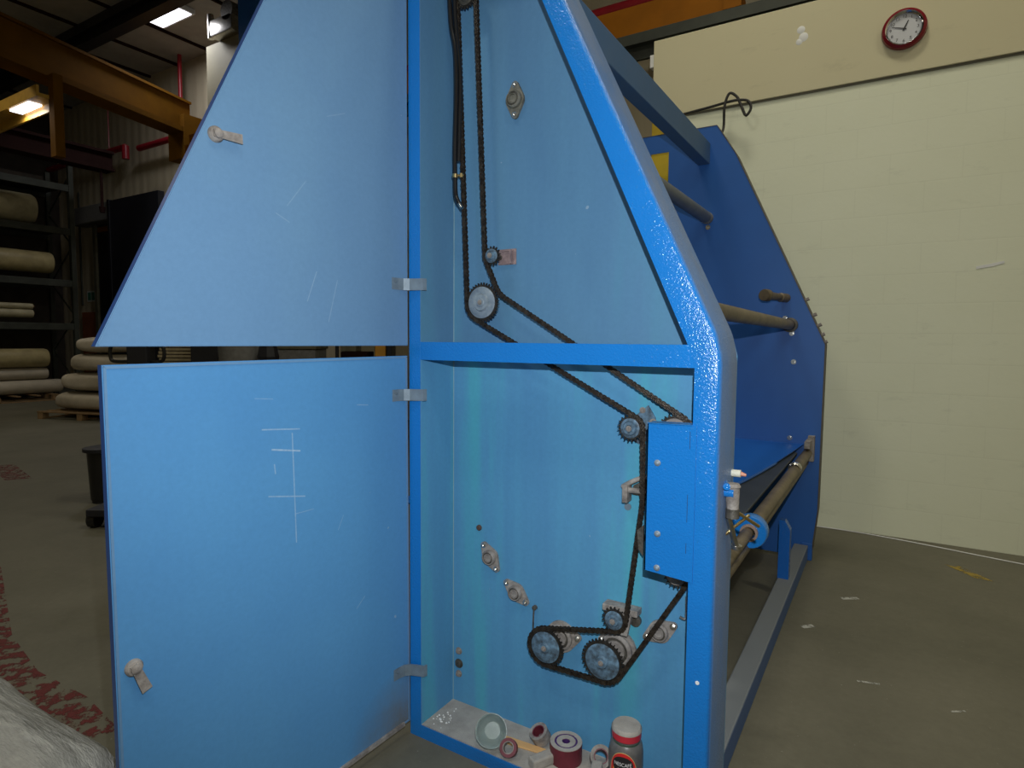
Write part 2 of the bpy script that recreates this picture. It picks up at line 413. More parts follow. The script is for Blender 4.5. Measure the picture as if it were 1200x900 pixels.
# roof steelwork
for k, xx in enumerate([-18.6, -17.2, -14.5, -13.25, -11.9, -9.85, -8.0, -6, -4, -2, 0, 2, 4]):
    b = BM(); box(b, (xx - .028, YF, H - .05), (xx + .028, YB, H)); struct('trim_%d' % (k + 2), b, M['brownbeam'], 'dark red roof purlin under the ceiling')
for k, yy in enumerate([-2.2, 1.4, 4.87]):
    b = BM(); box(b, (XL, yy - .12, H - .28), (XR, yy + .12, H - .1)); box(b, (XL, yy - .02, H - .5), (XR, yy + .02, H - .28)); box(b, (XL, yy - .12, H - .52), (XR, yy + .12, H - .5))
    struct('trim_%d' % (k + 20), b, M['blackpaint'], 'dark steel rafter under the ceiling')
# roller door on the back wall
b = BM(); box(b, (-17.35, YB - .06, 0), (-15.9, YB, 4.56)); struct('door_1', b, M['blackpaint'], 'black slab standing for the dark open doorway in the corrugated wall')  # darkness of the opening is painted as a solid black slab
b = BM(); box(b, (-17.95, YB - .4, 4.56), (-15.9, YB, 5.02), bev=.02); struct('trim_30', b, M['greyplast'], 'grey roller shutter box above the dark doorway')
b = BM(); box(b, (-17.45, YB - .12, 0), (-17.3, YB, 4.56)); struct('trim_31', b, M['olive'], 'pale jamb of the dark doorway')

# ================================================================== THE MACHINE
W, D, L = 1.109, .197, 2.899
HX, HY = -.003, -.025
mc = thing('winding_machine', (.55, 1.5, 0), 'tall bright blue steel machine with open side doors, chain drive and far end panel', 'machine')
# frame of the near cabinet: one C-shaped ring with rounded front edges
outer = [(0, 0), (W, 0), (W, 1.455), (W - .016, 1.525), (.368, 3.045), (0, 3.045)]
inner = [(.052, .05), (1.036, .05), (1.036, 1.43), (1.014, 1.495), (.345, 2.97), (.052, 2.97)]
b = BM(); n = 6
vo = [[b.verts.new((p[0], y, p[1])) for p in outer] for y in (0, D)]
vi = [[b.verts.new((p[0], y, p[1])) for p in inner] for y in (0, D)]
for i in range(n):
    j = (i + 1) % n
    b.faces.new((vo[0][i], vo[0][j], vi[0][j], vi[0][i])); b.faces.new((vo[1][i], vi[1][i], vi[1][j], vo[1][j]))
    b.faces.new((vo[0][i], vo[1][i], vo[1][j], vo[0][j])); b.faces.new((vi[0][i], vi[0][j], vi[1][j], vi[1][i]))
b.edges.ensure_lookup_table()
es = [e for e in b.edges if all(v in vo[0] for v in e.verts) and all(v.co.x > .3 for v in e.verts) and not all(v.co.z < .1 for v in e.verts)]
es += [e for e in b.edges if {e.verts[0], e.verts[1]} in ({vo[0][2], vo[1][2]}, {vo[0][3], vo[1][3]})]
bmesh.ops.bevel(b, geom=es, offset=.017, segments=5, affect='EDGES', profile=.5)
frame = obj('cabinet_frame', b, M['enamel'], mc, smooth=True)
b = BM(); prism(b, [(.052, 1.4276), (1.036, 1.4276), (1.036, 1.43), (1.0155, 1.492), (.052, 1.492)], 'y', .0004, .10); obj('middle_rail', b, M['enamel'], mc)
# back panels (two sheets) and inner left wall skin
b = BM(); box(b, (.0, D, 0), (W, D + .004, 1.46)); bp = obj('back_panel', b, M['primer'], mc)
b = BM(); prism(b, [(0, 1.4605), (W, 1.4605), (W - .016, 1.52), (.368, 3.04), (0, 3.04)], 'y', D, D + .004); bp2 = obj('back_panel', b, M['primer_top'], mc)
b = BM(); box(b, (.052, .0015, .05), (.0535, D, 1.4276)); obj('side_skin', b, M['primer'], mc)
b = BM(); box(b, (.052, .0015, 1.492), (.0535, D, 2.96)); obj('side_skin', b, M['primer_top'], mc)
# dusty floor pan
b = BM(); box(b, (.0535, .003, .0495), (1.036, D, .053)); fp = obj('cabinet_floor', b, M['dust'], mc); fp['label'] = 'floor of the cabinet thick with grey dust'
random.seed(3)
b = BM()
for k in range(26):
    x, y = .10 + random.gauss(0, .016), .075 + random.gauss(0, .022)
    if y > D - .01 or x < .06: continue
    r = random.uniform(.002, .005); cyl(b, (x, y, .052), (x, y, .054 + r * .5), r, r * .4, seg=7)
fl = obj('paint_flakes', b, M['white'], fp); tag(fl, 'white flakes in the corner of the dusty floor', kind='stuff')
# drain streak plates, seam strips
b = BM(); box(b, (.0535, D - .0012, .05), (.0562, D, 2.95)); obj('corner_seam', b, simple('pale_seam', (.30, .46, .50), .5), mc)
# chain guard
b = BM(); prism(b, [(.907, .829), (1.048, .818), (1.048, 1.266), (.907, 1.263)], 'y', -.004, .0)
prism(b, [(.907, 1.262), (1.036, 1.265), (1.036, 1.268), (.907, 1.265)], 'y', -.004, .05)
prism(b, [(.907, .829), (.910, .829), (.910, 1.263), (.907, 1.263)], 'y', -.004, .05)
gd = obj('chain_guard', b, M['enamel_plain'], mc)
for (x, z) in ((.939, 1.151), (.944, .943), (.945, .842)):
    b = BM(); lathe(b, [(.0095, 0), (.0095, .002), (.006, .004), (.006, .007), (.003, .009), (0, .009)], (x, -.004, z), (0, -1, 0), 14); obj('bolt', b, M['disc_pale'], gd, smooth=True)
for (x, z0, z1) in ((1.0275, .99, 1.07), (1.027, .90, .93), (1.03, 1.20, 1.25)):
    b = BM(); box(b, (x, -.0046, z0), (x + .001, -.0038, z1)); obj('weld_gap', b, M['ink'], gd)
b = BM(); lathe(b, [(.006, 0), (.005, .002), (0, .002)], (1.07, -.0005, .53), (0, -1, 0), 12); obj('paint_chip', b, M['whiteink'], mc)

# ------------- doors (built along +x from the hinge, then turned)
def door(zs_poly, mat, ang, zlo, label, sag=0):
    """polygon (s, z) of the door; inner face looks to -y before turning"""
    rt = Matrix.Translation((HX, HY, 0)) @ Matrix.Rotation(math.radians(ang), 4, 'Z')
    rt = rt @ Matrix.Translation((0, 0, zlo)) @ Matrix.Rotation(sag, 4, 'Y') @ Matrix.Translation((0, 0, -zlo))
    o = bpy.data.objects.new('cabinet_door', bpy.data.meshes.new('cabinet_door')); COL.objects.link(o)
    b = BM(); A, B_ = prism(b, zs_poly, 'y', 0, -.020)
    b.normal_update()
    cs = Vector((sum(p[0] for p in zs_poly) / len(zs_poly), 0, 0))
    finish_bm(b)
    for f in b.faces:
        f.material_index = 0 if f.normal.y > .9 else 1
    b.to_mesh(o.data); b.free(); o.data.materials.append(mat); o.data.materials.append(M['edge_blue'])
    o.parent = mc; o.matrix_parent_inverse = Matrix.Identity(4)
    o.matrix_local = Matrix.Translation(-WM[mc]) @ rt
    o['label'] = label
    return o
def dchild(name, bm, mat, d, smooth=False):
    finish_bm(bm, smooth); me = bpy.data.meshes.new(name); bm.to_mesh(me); bm.free(); me.materials.append(mat)
    o = bpy.data.objects.new(name, me); COL.objects.link(o); o.parent = d; return o
# inner face of an open door looks towards +x world = local +y
LOWA, UPA = 267.3, 267.8
low = door([(-.016, .05), (.985, .05), (.985, 1.441), (-.016, 1.441)], M['door_low'], LOWA, 1.441, 'lower rectangular door with scratched pale blue inner face', .006)
upd = door([(-.018, 1.478), (1.0, 1.478), (.548, 2.436), (.262, 3.045), (-.018, 3.045)], M['door_up'], UPA, 1.478, 'upper sloping door with pale blue inner face')
def edges_for(d, poly, mat, e=.009):
    b = BM()
    for (p, q) in zip(poly, poly[1:] + poly[:1]):
        p = Vector((p[0], 0, p[1])); q = Vector((q[0], 0, q[1])); t = (q - p).normalized(); nrm = Vector((t.z, 0, -t.x))
        cc = (p + q) / 2; cen = Vector((.5, 0, cc.z))
        if nrm.dot(Vector((sum(a[0] for a in poly) / len(poly), 0, sum(a[1] for a in poly) / len(poly))) - cc) < 0: nrm = -nrm
        p1, q1 = p + nrm * e * .3, q + nrm * e * .3; p2, q2 = p + nrm * e + t * e, q + nrm * e - t * e
        vs = [b.verts.new(v + Vector((0, y, 0))) for y in (-.001, .0025) for v in (p1, q1, q2, p2)]
        for f in ((0, 1, 2, 3), (4, 5, 6, 7), (0, 1, 5, 4), (1, 2, 6, 5), (2, 3, 7, 6), (3, 0, 4, 7)): b.faces.new([vs[i] for i in f])
    return dchild('folded_edge', b, mat, d)
edges_for(low, [(-.016, .05), (.985, .05), (.985, 1.441), (-.016, 1.441)], M['door_up'])
edges_for(upd, [(-.018, 1.478), (1.0, 1.478), (.548, 2.436), (.262, 3.045), (-.018, 3.045)], M['door_up'], .006)
b = BM(); box(b, (.02, 0, .051), (.985, .010, .064)); e_ = dchild('bottom_lip', b, M['castgrey'], low); e_['label'] = 'dusty bottom lip of the door'
# quarter-turn latches
def latch(d, s, z, ang):
    b = BM(); lathe(b, [(.021, 0), (.021, .006), (.017, .012), (.012, .013), (.012, .02), (.006, .024), (0, .024)], (s, 0, z), (0, 1, 0), 22)
    lt = dchild('latch', b, M['castgrey'], d, True)
    b = BM(); box(b, (-.012, .012, -.006), (.068, .017, .006)); 
    for v in b.verts:
        if v.co.x < 0: v.co.z *= 1.6
        else: v.co.z *= 2.1
    b.transform(Matrix.Translation((s, 0, z)) @ Matrix.Rotation(ang, 4, 'Y')); dchild('latch_tongue', b, M['castgrey'], lt)
latch(low, .945, .70, 1.92)
latch(upd, .70, 2.03, PI + .04)
# strap hinges: U-bent plates from door edge round to the inside of the post
def hinge(z, d):
    pts = [(-.013, -.085), (-.010, -.055), (-.004, -.034), (.012, -.018), (.034, -.010), (.060, -.002), (.064, .012)]
    t = .0028; b = BM(); P = [Vector((p[0], p[1], 0)) for p in pts]; top = []; n_ = len(P)
    for i, p in enumerate(P):
        tt = (P[min(i + 1, n_ - 1)] - P[max(i - 1, 0)]).normalized(); nn = Vector((-tt.y, tt.x, 0)) * t
        top.append((p + nn, p - nn))
    poly = [v[0] for v in top] + [v[1] for v in reversed(top)]
    prism(b, [(v.x + .006, v.y) for v in poly], 'z', z - .021, z + .021)
    h = obj('hinge', b, M['primer_hinge'], mc); return h
M['primer_hinge'] = simple('bare_blue_grey_hinge', (.20, .27, .34), .5, .2, .3, 30)
for z in (1.697, 1.30, .265):
    h = hinge(z, None)
    b = BM(); hexbolt(b, (.0, -.07, z + .008), (1, 0, 0), .004, .002); obj('rivet', b, M['primer_hinge'], h)

# ------------- transmission
CY = .14
def ring_gear(b, c, r, teeth, y0, y1, hole=0):
    pts = []
    for k in range(teeth):
        a0 = 2 * PI * k / teeth; st = 2 * PI / teeth
        for fr, rr in ((0, r * 1 - .0035), (.28, r - .0035), (.42, r + .0045), (.58, r + .0045), (.72, r - .0035)):
            a = a0 + fr * st; pts.append((c[0] + rr * math.cos(a), c[1] + rr * math.sin(a)))
    prism(b, pts, 'y', y0, y1)
def sprocket(cx, cz, r, mat_face, teeth, hub=.3, label=None, y=CY, holes=0, shaft_from=D, faceR=.8, boss=.012):
    b = BM(); ring_gear(b, (cx, cz), r, teeth, y - .004, y + .004); s = obj('sprocket', b, M['teeth'], mc)
    b = BM(); lathe(b, [(r * faceR, 0), (r * faceR, .0035), (r * faceR - .003, .005), (r * hub + .004, .005), (r * hub, boss), (r * hub * .6, boss), (r * hub * .5, boss + .003), (0, boss + .003)], (cx, y - .004, cz), (0, -1, 0), 30)
    obj('sprocket_face', b, mat_face, s, smooth=True)
    b = BM(); cyl(b, (cx, y, cz), (cx, shaft_from, cz), max(.008, r * .3), seg=18); obj('shaft', b, M['castdark'], s, smooth=True)
    b = BM(); hexbolt(b, (cx, y - .004 - boss - .002, cz), (0, -1, 0), .0065, .004); obj('bolt', b, M['castgrey'], s)
    if label: s['label'] = label
    return s
S1 = (.268, 1.801, .031, 16); S2 = (.227, 1.636, .068, 36); S3 = (.802, 1.224, .040, 20); S4 = (.506, .420, .066, 32); S5 = (.722, .430, .072, 34); S6 = (.760, .582, .039, 18); S7 = (.962, .778, .040, 20); S8 = (.945, 1.226, .050, 24); ST = (.152, 2.725, .040, 20)
sprocket(*S2[:3], M['disc_pale'], S2[3], .42, 'large pale faced sprocket on the upper panel', faceR=.84)
sprocket(*S1[:3], M['disc'], S1[3], .4, 'small idler sprocket above the pale one')
sprocket(*S3[:3], M['disc'], S3[3], .5)
sprocket(*S4[:3], M['disc'], S4[3], .22, 'large blue faced sprocket inside the chain loop at lower left', faceR=.84)
sprocket(*S5[:3], M['disc'], S5[3], .26, 'large blue faced sprocket at the bottom of the chain', faceR=.84)
sprocket(*S6[:3], M['disc'], S6[3], .42)
sprocket(*S7[:3], M['castgrey'], S7[3], .4)
sprocket(*S8[:3], M['castgrey'], S8[3], .4)
sprocket(*ST[:3], M['castdark'], ST[3], .45)
# chain path as tangents and arcs: list of (centre, radius, side) where side=+1 chain turns counter-clockwise (x right, z up)
def chain_path(nodes):
    out = []
    N_ = len(nodes)
    def tangent(a, b):
        (ax, az, ar, asd), (bx, bz, br, bsd) = a, b
        c0 = Vector((ax, az)); c1 = Vector((bx, bz)); d = c1 - c0; Ld = d.length; u = d / Ld
        r0 = ar * asd; r1 = br * bsd
        # signed offset to the right-hand normal for ccw turning
        s = (r0 - r1) / Ld; cth = math.sqrt(max(0, 1 - s * s))
        nr = Vector((u.y, -u.x))
        nn = nr * cth + u * s
        return c0 + nn * r0, c1 + nn * r1
    T = [tangent(nodes[i], nodes[(i + 1) % N_]) for i in range(N_)]
    for i in range(N_):
        p_in = T[i - 1][1]; p_out = T[i][0]; cx, cz, r, sd = nodes[i]; c = Vector((cx, cz))
        a0 = math.atan2(p_in.y - cz, p_in.x - cx); a1 = math.atan2(p_out.y - cz, p_out.x - cx)
        da = (a1 - a0) % (2 * PI) if sd > 0 else -((a0 - a1) % (2 * PI))
        if abs(da) > 1.9 * PI: da = 0
        k = max(2, int(abs(da) * r / .004))
        for j in range(k + 1):
            a = a0 + da * j / k; out.append(Vector((cx + r * math.cos(a), cz + r * math.sin(a))))
    return out
nodes = [(ST[0], ST[1], ST[2], 1), (S2[0], S2[1], S2[2], 1), (S3[0], S3[1], S3[2], -1), (.800, .99, .047, -1), (S6[0], S6[1], S6[2], -1),
         (S4[0], S4[1], S4[2], 1), (S5[0], S5[1], S5[2], 1), (S7[0], S7[1], S7[2], 1), (S8[0], S8[1], S8[2], 1), (.366, 1.730, .09, -1), (S1[0], S1[1], S1[2], -1)]
path = chain_path(nodes)
def resample(P, step):
    P = P + [P[0]]; out = [P[0]]; acc = 0; last = P[0]
    for a, c in zip(P, P[1:]):
        seg = (c - a).length; t = 0
        while seg > 1e-9 and acc + (seg - t) >= step:
            t += step - acc; acc = 0; out.append(a + (c - a) * (t / seg))
        acc += seg - t
    return out
pins = resample(path, .0159)
b = BM()
def plate(b, p, q, y0, y1, hw):
    d = (q - p).normalized(); nn = Vector((-d.y, d.x)); mid = (p + q) / 2
    pts = [p - d * hw * .8 , p - d * hw * .55 + nn * hw * .75, p + d * hw * .25 + nn * hw, mid + nn * hw * .68, q - d * hw * .25 + nn * hw, q + d * hw * .55 + nn * hw * .75,
           q + d * hw * .8, q + d * hw * .55 - nn * hw * .75, q - d * hw * .25 - nn * hw, mid - nn * hw * .68, p + d * hw * .25 - nn * hw, p - d * hw * .55 - nn * hw * .75]
    prism(b, [(v.x, v.y) for v in pts], 'y', y0, y1)
for i in range(len(pins)):
    p, q = pins[i], pins[(i + 1) % len(pins)]
    o_ = .0062 if i % 2 else .0046
    plate(b, p, q, CY - o_ - .0014, CY - o_, .0082); plate(b, p, q, CY + o_, CY + o_ + .0014, .0082)
    cyl(b, (p.x, CY - .0095, p.y), (p.x, CY + .0095, p.y), .0026, seg=6)
    cyl(b, (p.x, CY - .0046, p.y), (p.x, CY + .0046, p.y), .005, seg=8)
b_ = BM(); prism(b_, [(.835, .90), (.856, .92), (.856, .82), (.84, .84)], 'y', CY - .012, CY - .002); cyl(b_, (.85, CY, .87), (.85, D, .87), .008, seg=10); obj('chain_guide', b_, M['castdark'], mc)
ch = obj('drive_chain', b, M['chain'], mc); ch['label'] = 'long oily roller chain looping round all the sprockets'

# flanged bearings, two-bolt rhombic
def bearing(cx, cz, dx, dz, mat, hs=.052, br=.030, y=D, lab=None, stub=.004, parent=mc, sgn=-1):
    u = Vector((dx, dz)).normalized(); v = Vector((-u.y, u.x)); b = BM(); pts = []
    R0, R1 = br * 1.22, .0125; th = math.acos((R0 - R1) / hs)
    def arc(c0, rr, a0, a1, k=9):
        for j in range(k + 1):
            aa = a0 + (a1 - a0) * j / k; pu = c0 + rr * math.cos(aa); pv = rr * math.sin(aa)
            pts.append((cx + u.x * pu + v.x * pv, cz + u.y * pu + v.y * pv))
    arc(hs, R1, -th, th); arc(0, R0, th, PI - th); arc(-hs, R1, PI - th, PI + th); arc(0, R0, PI + th, 2 * PI - th)
    cl = [pts[0]]
    for p in pts[1:]:
        if (Vector(p) - Vector(cl[-1])).length > 1e-4: cl.append(p)
    prism(b, cl, 'y', y + sgn * .0005, y + sgn * .011)
    o = obj('flange_bearing', b, mat, parent)
    b = BM(); lathe(b, [(br, 0), (br, .014), (br * .86, .020), (br * .80, .020), (br * .78, .014), (br * .60, .014), (br * .58, .020), (br * .48, .020), (br * .46, .016), (0, .016)], (cx, y + sgn * .008, cz), (0, sgn, 0), 28)
    obj('bearing_ring', b, mat, o, smooth=True)
    b = BM(); lathe(b, [(br * .77, .0142), (br * .77, .0152), (br * .61, .0152), (br * .61, .0142), (br * .77, .0142)], (cx, y + sgn * .008, cz), (0, sgn, 0), 28); obj('seal_ring', b, M['castdark'], o)
    b = BM(); cyl(b, (cx, y + sgn * .01, cz), (cx, y + sgn * (.022 + stub), cz), br * .42, seg=18); obj('shaft_end', b, mat, o, smooth=True)
    for s in (-1, 1):
        b = BM(); hexbolt(b, (cx + u.x * hs * s, y + sgn * .011, cz + u.y * hs * s), (0, sgn, 0), .0072, .007); obj('bolt', b, M['bolt'], o)
    if lab: o['label'] = lab
    return o
bearing(.328, 2.348, 0, 1, M['castdark2'] if 'castdark2' in M else simple('grey_oily_cast', (.24, .23, .19), .6, .2, .5, 30, (.08, .08, .06), .2, 120), lab='vertical oily grey bearing high on the upper panel')
bearing(.234, .677, .063, -.091, M['castgrey'], .050, .028)
bearing(.351, .565, .086, -.059, M['castgrey'], .050, .028)
bearing(.540, .446, .8, .12, M['castgrey'], .066, .046, stub=.0)
bearing(.752, .460, .8, -.24, M['castgrey'], .059, .056, stub=.0)
bearing(.898, .558, .095, .062, M['castgrey'], .052, .030)
# idler brackets
b = BM(); box(b, (.262, D - .010, 1.776), (.325, D, 1.780)); box(b, (.262, D - .010, 1.822), (.325, D, 1.826)); box(b, (.318, D - .02, 1.776), (.322, D, 1.826)); box(b, (.26, D - .004, 1.774), (.335, D, 1.83))
o = obj('idler_bracket', b, simple('rusty_pink_bracket', (.32, .24, .24), .7, 0, .5, 50, (.15, .11, .12)), mc); o['label'] = 'rust stained slotted bracket beside the small upper idler'
b = BM(); prism(b, [(.79, 1.175), (.815, 1.165), (.86, 1.195), (.865, 1.255), (.84, 1.295), (.80, 1.26)], 'y', D - .006, D); o = obj('idler_bracket', b, M['disc'], mc)
b2 = BM(); hexbolt(b2, (.822, D - .006, 1.278), (0, -1, 0), .007, .006); obj('bolt', b2, M['castgrey'], o)
b2 = BM(); hexbolt(b2, (.858, D - .006, 1.24), (0, -1, 0), .009, .012); obj('bolt', b2, M['castgrey'], o)
b = BM(); box(b, (.711, D - .045, .600), (.833, D, .622), bev=.002); prism(b, [(.765, .53), (.80, .53), (.815, .61), (.775, .61)], 'y', D - .045, D - .03)
o = obj('idler_bracket', b, M['castgrey'], mc); o['label'] = 'dusty light grey angle bracket over the lower idler'
b2 = BM(); lathe(b2, [(.019, 0), (.019, .012), (.011, .014), (0, .014)], (.815, D, .573), (0, -1, 0), 18); obj('spacer', b2, M['castdark'], o, smooth=True)
# chain tensioner lever
b = BM(); tube(b, [(.765, D - .02, 1.022), (.80, D - .03, 1.045), (.84, D - .02, 1.062), (.90, D - .02, 1.07)], .008, 10); tube(b, [(.775, D - .03, 1.015), (.83, D - .035, 1.018), (.90, D - .03, 1.018)], .009, 10)
box(b, (.772, D - .045, .975), (.790, D, 1.035), bev=.002)
o = obj('tensioner', b, M['castgrey'], mc, smooth=True)
b2 = BM(); prism(b2, [(.80, 1.03), (.86, 1.065), (.86, 1.0), (.80, 1.0)], 'y', D - .018, D - .008); obj('tensioner_plate', b2, M['castdark'], o)
b2 = BM(); cyl(b2, (.777, D, .952), (.777, D - .003, .952), .012, seg=18); obj('washer', b2, M['primer_hinge'], o)
# nuts in the lower left corner, plug, grease pipe
for z in (.262, .21, .168):
    b = BM(); hexbolt(b, (.083, D, z), (0, -1, 0), .010 if z != .21 else .013, .009); obj('nut', b, M['castdark'] if z == .21 else M['castgrey'], mc)
b = BM(); lathe(b, [(.011, 0), (.011, .006), (.007, .009), (0, .009)], (.179, D, .78), (0, -1, 0), 16); o = obj('plug', b, simple('rusty_plug', (.10, .06, .045), .8), mc, smooth=True)
b = BM(); tube(b, [(.430, D - .012, .522), (.428, D - .012, .48), (.427, D - .012, .42)], .003, 8); lathe(b, [(.0, 0), (.009, .001), (.009, .012), (0, .014)], (.430, D, .525), (0, -1, 0), 12); obj('grease_pipe', b, M['castdark'], mc, smooth=True)
b = BM(); tube(b, [(.985, D - .02, .70), (.985, D - .02, .64), (.982, D - .025, .628), (.968, D - .03, .634)], .004, 8); obj('hook_bolt', b, M['bolt'], mc, smooth=True)
# hydraulic hoses
hs_ = [[(.078, .12, 3.0), (.091, .12, 2.72), (.100, .12, 2.62), (.117, .12, 2.54), (.122, .12, 2.40), (.116, .12, 2.2), (.117, .12, 2.10), (.120, .12, 2.03), (.138, .115, 1.995)],
       [(.105, .13, 3.0), (.106, .13, 2.72), (.117, .13, 2.58), (.132, .13, 2.45), (.130, .13, 2.3), (.126, .13, 2.15)]]
for i, hp in enumerate(hs_):
    b = BM(); tube(b, hp, .0085 if i == 0 else .0075, 12); hz = obj('hydraulic_hose', b, M['rubber'], mc, smooth=True)
    if i == 0:
        b = BM(); cyl(b, (.117, .12, 2.090), (.118, .12, 2.103), .0115, seg=16); cyl(b, (.125, .12, 2.097), (.148, .13, 2.097), .004, seg=10); cyl(b, (.140, .127, 2.090), (.140, .127, 2.104), .007, seg=6); obj('hose_clip', b, M['brass'], hz, smooth=True)
        b = BM(); tube(b, [(.124, .12, 2.018), (.134, .117, 2.000), (.154, .112, 1.976)], .0068, 12, 4); obj('hose_fitting', b, M['steel'], hz, smooth=True)
# ------------- far end panel with opening and outer flange
b = BM()
fo = [(-.42, 0), (W + .0, 0), (W + .012, .35), (W + .014, 1.49), (.504, 2.833), (.368, 3.050), (-.42, 3.050)]
hx0, hx1, hz0, hz1 = -.115, .023, 2.45, 2.917
# panel as polygons round the opening
def quad_prism(b, pts): prism(b, pts, 'y', L, L + .006)
quad_prism(b, [(-.42, 0), (hx0, 0), (hx0, 3.05), (-.42, 3.05)])
quad_prism(b, [(hx0, 0), (hx1, 0), (hx1, hz0), (hx0, hz0)])
quad_prism(b, [(hx0, hz1), (hx1, hz1), (hx1, 3.05), (hx0, 3.05)])
quad_prism(b, [(hx1, .02), (W - .02, .02), (W + .012, .35), (W + .014, 1.49), (.504, 2.833), (.368, 3.05), (hx1, 3.05)])
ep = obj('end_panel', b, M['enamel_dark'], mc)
b = BM()
fl_ = [(W - .015, .06), (W + .012, .35), (W + .014, 1.49), (.504, 2.833), (.368, 3.05), (-.42, 3.05)]
for p, q in zip(fl_, fl_[1:]):
    p = Vector(p); q = Vector(q); t = (q - p).normalized(); nn = Vector((t.y, -t.x)) * .004
    prism(b, [tuple(p), tuple(q), tuple(q + nn), tuple(p + nn)], 'y', L - .002, L + .13)
obj('panel_flange', b, simple('dull_brown_edge', (.10, .09, .085), .6, .2, .3, 10), ep)
for (x, z) in ((.870, 1.668), (.917, 1.565), (.935, 1.369), (.930, .841), (.327, 2.335)):
    b = BM(); hexbolt(b, (x, L, z), (0, -1, 0), .012, .008); obj('bolt', b, M['bolt'], ep)
for (x, z) in ((.985, 1.79), (1.035, 1.685), (1.068, 1.615), (1.09, 1.55), (1.108, 1.50)):
    b = BM(); cyl(b, (x, L + .05, z), (x + .026, L + .05, z + .012), .012, seg=10); obj('stud', b, M['castgrey'], ep, smooth=True)
b = BM(); box(b, (1.03, L - .004, 0), (1.10, L + .05, .12), bev=.004); obj('foot', b, M['enamel_dark'], ep)

# ------------- members between the two ends
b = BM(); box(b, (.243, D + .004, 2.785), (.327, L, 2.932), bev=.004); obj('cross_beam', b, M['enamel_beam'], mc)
b = BM(); cyl(b, (.320, D + .004, 2.40), (.320, L - .01, 2.40), .042, seg=28); o = obj('tie_tube', b, simple('grey_tube', (.17, .19, .21), .5, .2), mc, smooth=True)
b = BM(); cyl(b, (.320, L - .05, 2.40), (.320, L, 2.40), .0435, seg=28); obj('tube_collar', b, simple('worn_grey_collar', (.28, .27, .24), .6), o, smooth=True)
b = BM(); cyl(b, (.905, D + .004, 1.622), (.905, L, 1.622), .034, seg=24); o = obj('guide_shaft', b, M['shaft'], mc, smooth=True)
b = BM(); lathe(b, [(.036, 0), (.036, .03), (.05, .034), (.05, .06)], (.905, L - .06, 1.622), (0, 1, 0), 24); obj('shaft_collar', b, M['castdark'], o, smooth=True)
b = BM(); lathe(b, [(0, 0), (.036, .0), (.040, .01), (.040, .05), (.030, .07), (.027, .08), (.024, .21), (.03, .215), (.03, .3), (0, .3)], (.775, L - .29, 1.812), (.33, .94, -.02), 24)
o = obj('stub_shaft', b, M['shaft'], mc, smooth=True); o['label'] = 'short brown stub shaft with dark knob end'
# working rollers by the operator side
b = BM(); cyl(b, (1.050, .86, .752), (1.050, L, .752), .030, seg=28); o = obj('guide_shaft', b, M['shaft'], mc, smooth=True)
b = BM(); cyl(b, (1.050, D + .004, .752), (1.050, .86, .752), .022, seg=24); obj('shaft_journal', b, M['shaft'], o, smooth=True)
b = BM(); lathe(b, [(.028, 0), (.036, .01), (.036, .05), (.028, .06)], (1.050, 2.18, .762), (0, 1, 0), 16); 
b.transform(Matrix.Identity(4)); obj('shaft_bearing', b, M['bolt'], o, smooth=True)
b = BM(); cyl(b, (1.030, D + .004, .680), (1.030, L, .680), .026, seg=24); obj('lower_shaft', b, M['shaft'], mc, smooth=True)
b = BM(); box(b, (1.04, L - .16, .80), (1.075, L, .845)); box(b, (1.05, L - .06, .70), (1.09, L, .87)); obj('shaft_bracket', b, M['castgrey'], mc)
b = BM(); box(b, (.86, .95, .775), (1.010, L - .25, .790), Matrix.Rotation(.06, 4, 'Y'), .004); o = obj('web_plate', b, M['shaftdark'], mc); o['label'] = 'dark grey plate beside the brown roller'
# curved blue tray
b = BM(); e = [(-.30, 1.0), (.80, 1.0), (.87, 1.18), (.95, 1.38), (1.0, 1.60), (1.02, 2.0), (1.03, L)]
e = [(-.30, .25), (.70, .25), (.74, 1.0), (.82, 1.22), (.88, 1.42), (.92, 1.70), (.96, 2.1), (1.02, L), (-.30, L)]
prism(b, e, 'z', .80, .806); obj('tray', b, M['tray'] if 'tray' in M else enamel('bright_tray_blue', (.008, .12, .52), .0, (.1, .1, .1), 200, .04, .35), mc)
b = BM(); tube(b, [(.74, .95, .80), (.82, 1.22, .80), (.88, 1.42, .80), (.92, 1.7, .80), (.96, 2.1, .80)], .007, 8); obj('tray_rim', b, M['enamel_dark'], mc, smooth=True)
b = BM(); prism(b, [(.25, .80), (.25, .35), (1.2, .52), (2.4, .78)], 'x', .74, .745); obj('tray_apron', b, M['enamel_dark'], mc)
# blue clamp ring carrying the shaft
b = BM(); lathe(b, [(.027, 0), (.062, 0), (.066, .006), (.066, .05), (.062, .056), (.027, .056), (.027, 0)], (1.055, .80, .752), (0, 1, 0), 30)
box(b, (.93, .81, .74), (1.02, .85, .80), Matrix.Rotation(.15, 4, 'Y'), .004)
cl = obj('shaft_clamp', b, M['enamel_plain'], mc, smooth=True)
b = BM(); prism(b, [(.94, .70), (1.0, .67), (1.0, .72), (.96, .75)], 'y', .80, .83); obj('clamp_lug', b, M['enamel_dark'], cl)
b = BM(); lathe(b, [(.025, 0), (.034, 0), (.034, .014), (.025, .014)], (1.055, .785, .752), (0, 1, 0), 24); obj('bush', b, simple('worn_bush', (.42, .30, .24), .5, .4), cl, smooth=True)
